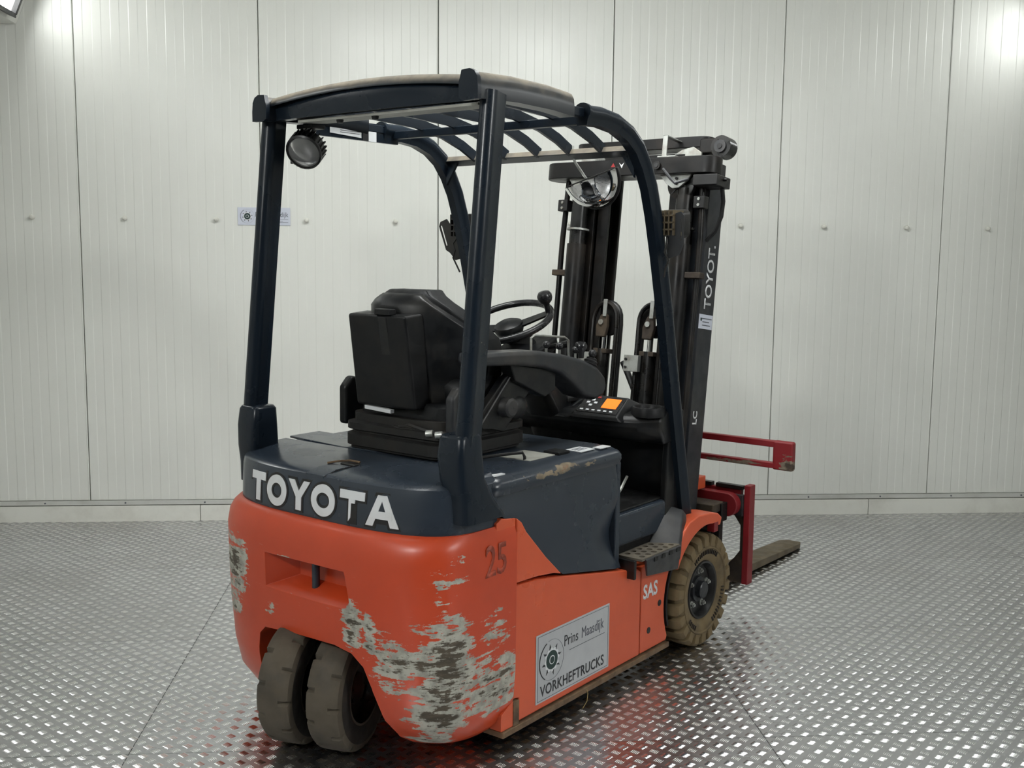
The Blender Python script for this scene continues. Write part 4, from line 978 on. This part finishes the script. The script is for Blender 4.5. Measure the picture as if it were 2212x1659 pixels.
# ------------------------------------------------------------------ carriage, load backrest, forks
for sg in (1, -1):
    MB().box(*sorted((sg*.24, sg*.405)), 1.90, 2.00, .465, .505).build('carriage_hook', 'brown_dirt', TR, .006)
    cp = MB().prism([(sg*.16, .23), (sg*.355, .23), (sg*.355, .40), (sg*.414, .42), (sg*.414, .50), (sg*.16, .50)], 'y', 1.965, 2.02).build('carriage_plate', 'mast', TR, .004)
    MB().box(*sorted((sg*.25, sg*.34)), 1.95, 1.966, .385, .43).build('carriage_pad', 'brown_dirt', cp, .004)
    MB().box(*sorted((sg*.27, sg*.35)), 1.95, 1.966, .255, .32).build('carriage_pad', 'oily', cp, .004)
    MB().box(*sorted((sg*.365, sg*.405)), 1.965, 2.0, .17, .44).build('carriage_rail', 'mast', cp, .003)
    # red side frame of the fork carriage
    MB().box(*sorted((sg*.458, sg*.488)), 2.085, 2.135, .125, .568).build('fork_side_plate', 'red', TR, .004)
    web = [(.458, .50), (.395, .50), (.395, .445), (.413, .422), (.441, .385), (.441, .27), (.413, .232), (.390, .207), (.386, .125), (.458, .125)]
    MB().prism([(sg*x, z) for x, z in web], 'y', 2.095, 2.125).build('fork_web', 'brown_dirt', TR, .003)
    arm_ = [(sg*.0, .535), (sg*.0, .44)] + [(sg*(.40+.052*math.sin(math.radians(t))), .4825-.052*math.cos(math.radians(t))) for t in range(0, 181, 15)]
    MB().prism(arm_, 'y', 2.03, 2.075).build('carriage_arm', 'red', TR, .005)
    MB().box(*sorted((sg*.41, sg*.458)), 2.075, 2.095, .43, .525).build('arm_spacer', 'plastic_g', TR, .003)
    # load backrest frame
    MB().box(*sorted((sg*.0, sg*.57)), 2.13, 2.16, .742, .770).build('backrest_bar', 'red', TR, .004)
    MB().box(*sorted((sg*.0, sg*.57)), 2.13, 2.16, .650, .675).build('backrest_bar', 'red', TR, .004)
    MB().box(*sorted((sg*.562, sg*.655)), 2.128, 2.164, .645, .772).build('backrest_plate', 'red', TR, .010, 3)
    # fork blade, tapered to the tip
    fx = .0 if sg > 0 else -.13
    fb = MB().loft([[(sg*.135+fx, y, z0), (sg*.258+fx, y, z0), (sg*.258+fx, y, z1), (sg*.135+fx, y, z1)] for y, z0, z1 in ((2.10, .030, .075), (2.25, .022, .066), (2.8, .015, .050), (3.22, .010, .033))] + [[(sg*.160+fx, 3.285, .008), (sg*.232+fx, 3.285, .008), (sg*.232+fx, 3.285, .026), (sg*.160+fx, 3.285, .026)]])
    fo = fb.build('fork', 'fork', TR, .004)
    MB().box(*sorted((sg*.135+fx, sg*.258+fx)), 2.08, 2.125, .03, .44).build('fork_shank', 'fork', fo, .004)
for k in range(6): MB().box(-.43+.15*k, -.30+.15*k, 2.085, 2.115, .545, .562).build('carriage_tooth', 'mast', TR, .002)
MB().box(-.44, .44, 2.09, 2.12, .46, .545).build('carriage_top_bar', 'red', TR, .003)
MB().prism([(.20, .60), (.255, .60), (.255, .555), (.20, .555)], 'y', 1.93, 1.97).build('carriage_stop', 'orange', TR, .004)
MB().box(.14, .30, 1.96, 2.03, .545, .60).build('carriage_stop', 'orange', TR, .004)

# ------------------------------------------------------------------ front lamps and mirror
for sg in (1, -1):
    y = 1.285
    pl = [(.505, 1.63), (.565, 1.702), (.60, 1.690), (.608, 1.672), (.568, 1.572), (.545, 1.560), (.515, 1.530), (.49, 1.535)] if sg < 0 else [(.500, 1.70), (.552, 1.715), (.565, 1.70), (.565, 1.60), (.55, 1.56), (.50, 1.545)]
    bkt = MB().prism([(sg*x, z) for x, z in pl], 'y', y, y+.004).build('lamp_mount', 'black' if sg < 0 else 'mast_side', TR)
    if sg < 0: boolean(bkt, MB().prism([(-.600, 1.672), (-.592, 1.677), (-.560, 1.592), (-.567, 1.587)], 'y', y-.02, y+.02))
    else: boolean(bkt, MB().prism([(.552, 1.69), (.557, 1.69), (.557, 1.61), (.552, 1.61)], 'y', y-.02, y+.02))
    b = MB().loft([[(sg*.485+a, yy, 1.675+c) for a, c in rrect(0, 0, w, w, .02, 3)] for yy, w in ((y+.004, .07), (y+.05, .095), (y+.10, .105))]).build('front_lamp', 'black', bkt, .003)
    for k in range(6):
        MB().box(sg*.485-.05+.018*k, sg*.485-.045+.018*k, y-.012, y+.06, 1.63, 1.72).build('lamp_fin', 'fork' if sg > 0 else 'black', b)
    for k in range(3): MB().box(sg*.485-.05, sg*.485+.045, y-.012, y+.0, 1.648+.025*k, 1.654+.025*k).build('lamp_grille', 'fork' if sg > 0 else 'black', b)
    MB().lathe([(.045, .0), (.02, .006), (.001, .008)], (sg*.485, y+.10, 1.675), (0, 1, 0), 24).build('lamp_lens', 'lens', b)
    MB().tube([(sg*.50, y-.005, 1.625), (sg*.51, y-.02, 1.60), (sg*.50, y-.02, 1.57), (sg*.515, y-.015, 1.54), (sg*.50, y-.01, 1.51), (sg*.49, y, 1.48)], .0035, 6).build('lamp_cable', 'bellow', b)
# half-dome mirror hanging from the front crossbar
mc = V((.195, 1.24, 1.846)); mex = V((.965, -.05, .262)).normalized(); mn = V((.22, -.93, -.28)); mn = (mn - mex*mn.dot(mex)).normalized(); mey = mn.cross(mex)
if mey.z < 0: mey = -mey
Rm = .118; rows = []
for i in range(15):
    r = i/14; row = []
    for j in range(33):
        a = PI + PI*j/32
        row.append(mc + (mex*math.cos(a)+mey*math.sin(a))*Rm*r + mn*.082*math.sqrt(max(0, 1-r*r)))
    rows.append(row)
mir = MB().sheet(rows, -mn*.003).build('mirror', 'chrome', TR, smooth=80)
MB().tube([mc + (mex*math.cos(PI+PI*j/32)+mey*math.sin(PI+PI*j/32))*(Rm+.001) for j in range(33)], .006, 8).build('mirror_rim', 'rubber', mir)
MB().tube([mc - mex*Rm, mc + mex*Rm], .0025, 6).build('mirror_edge', 'rubber', mir)
MB().tube([(.165, 1.155, 1.935), (.165, 1.17, 1.90), mc - mex*.03 - mn*.0 + V((0, .01, 0))], .005, 6).build('mirror_stalk', 'zinc', mir)
MB().cyl((.165, 1.15, 1.925), (.165, 1.15, 1.955), .009, n=8).build('stalk_bolt', 'zinc', mir)
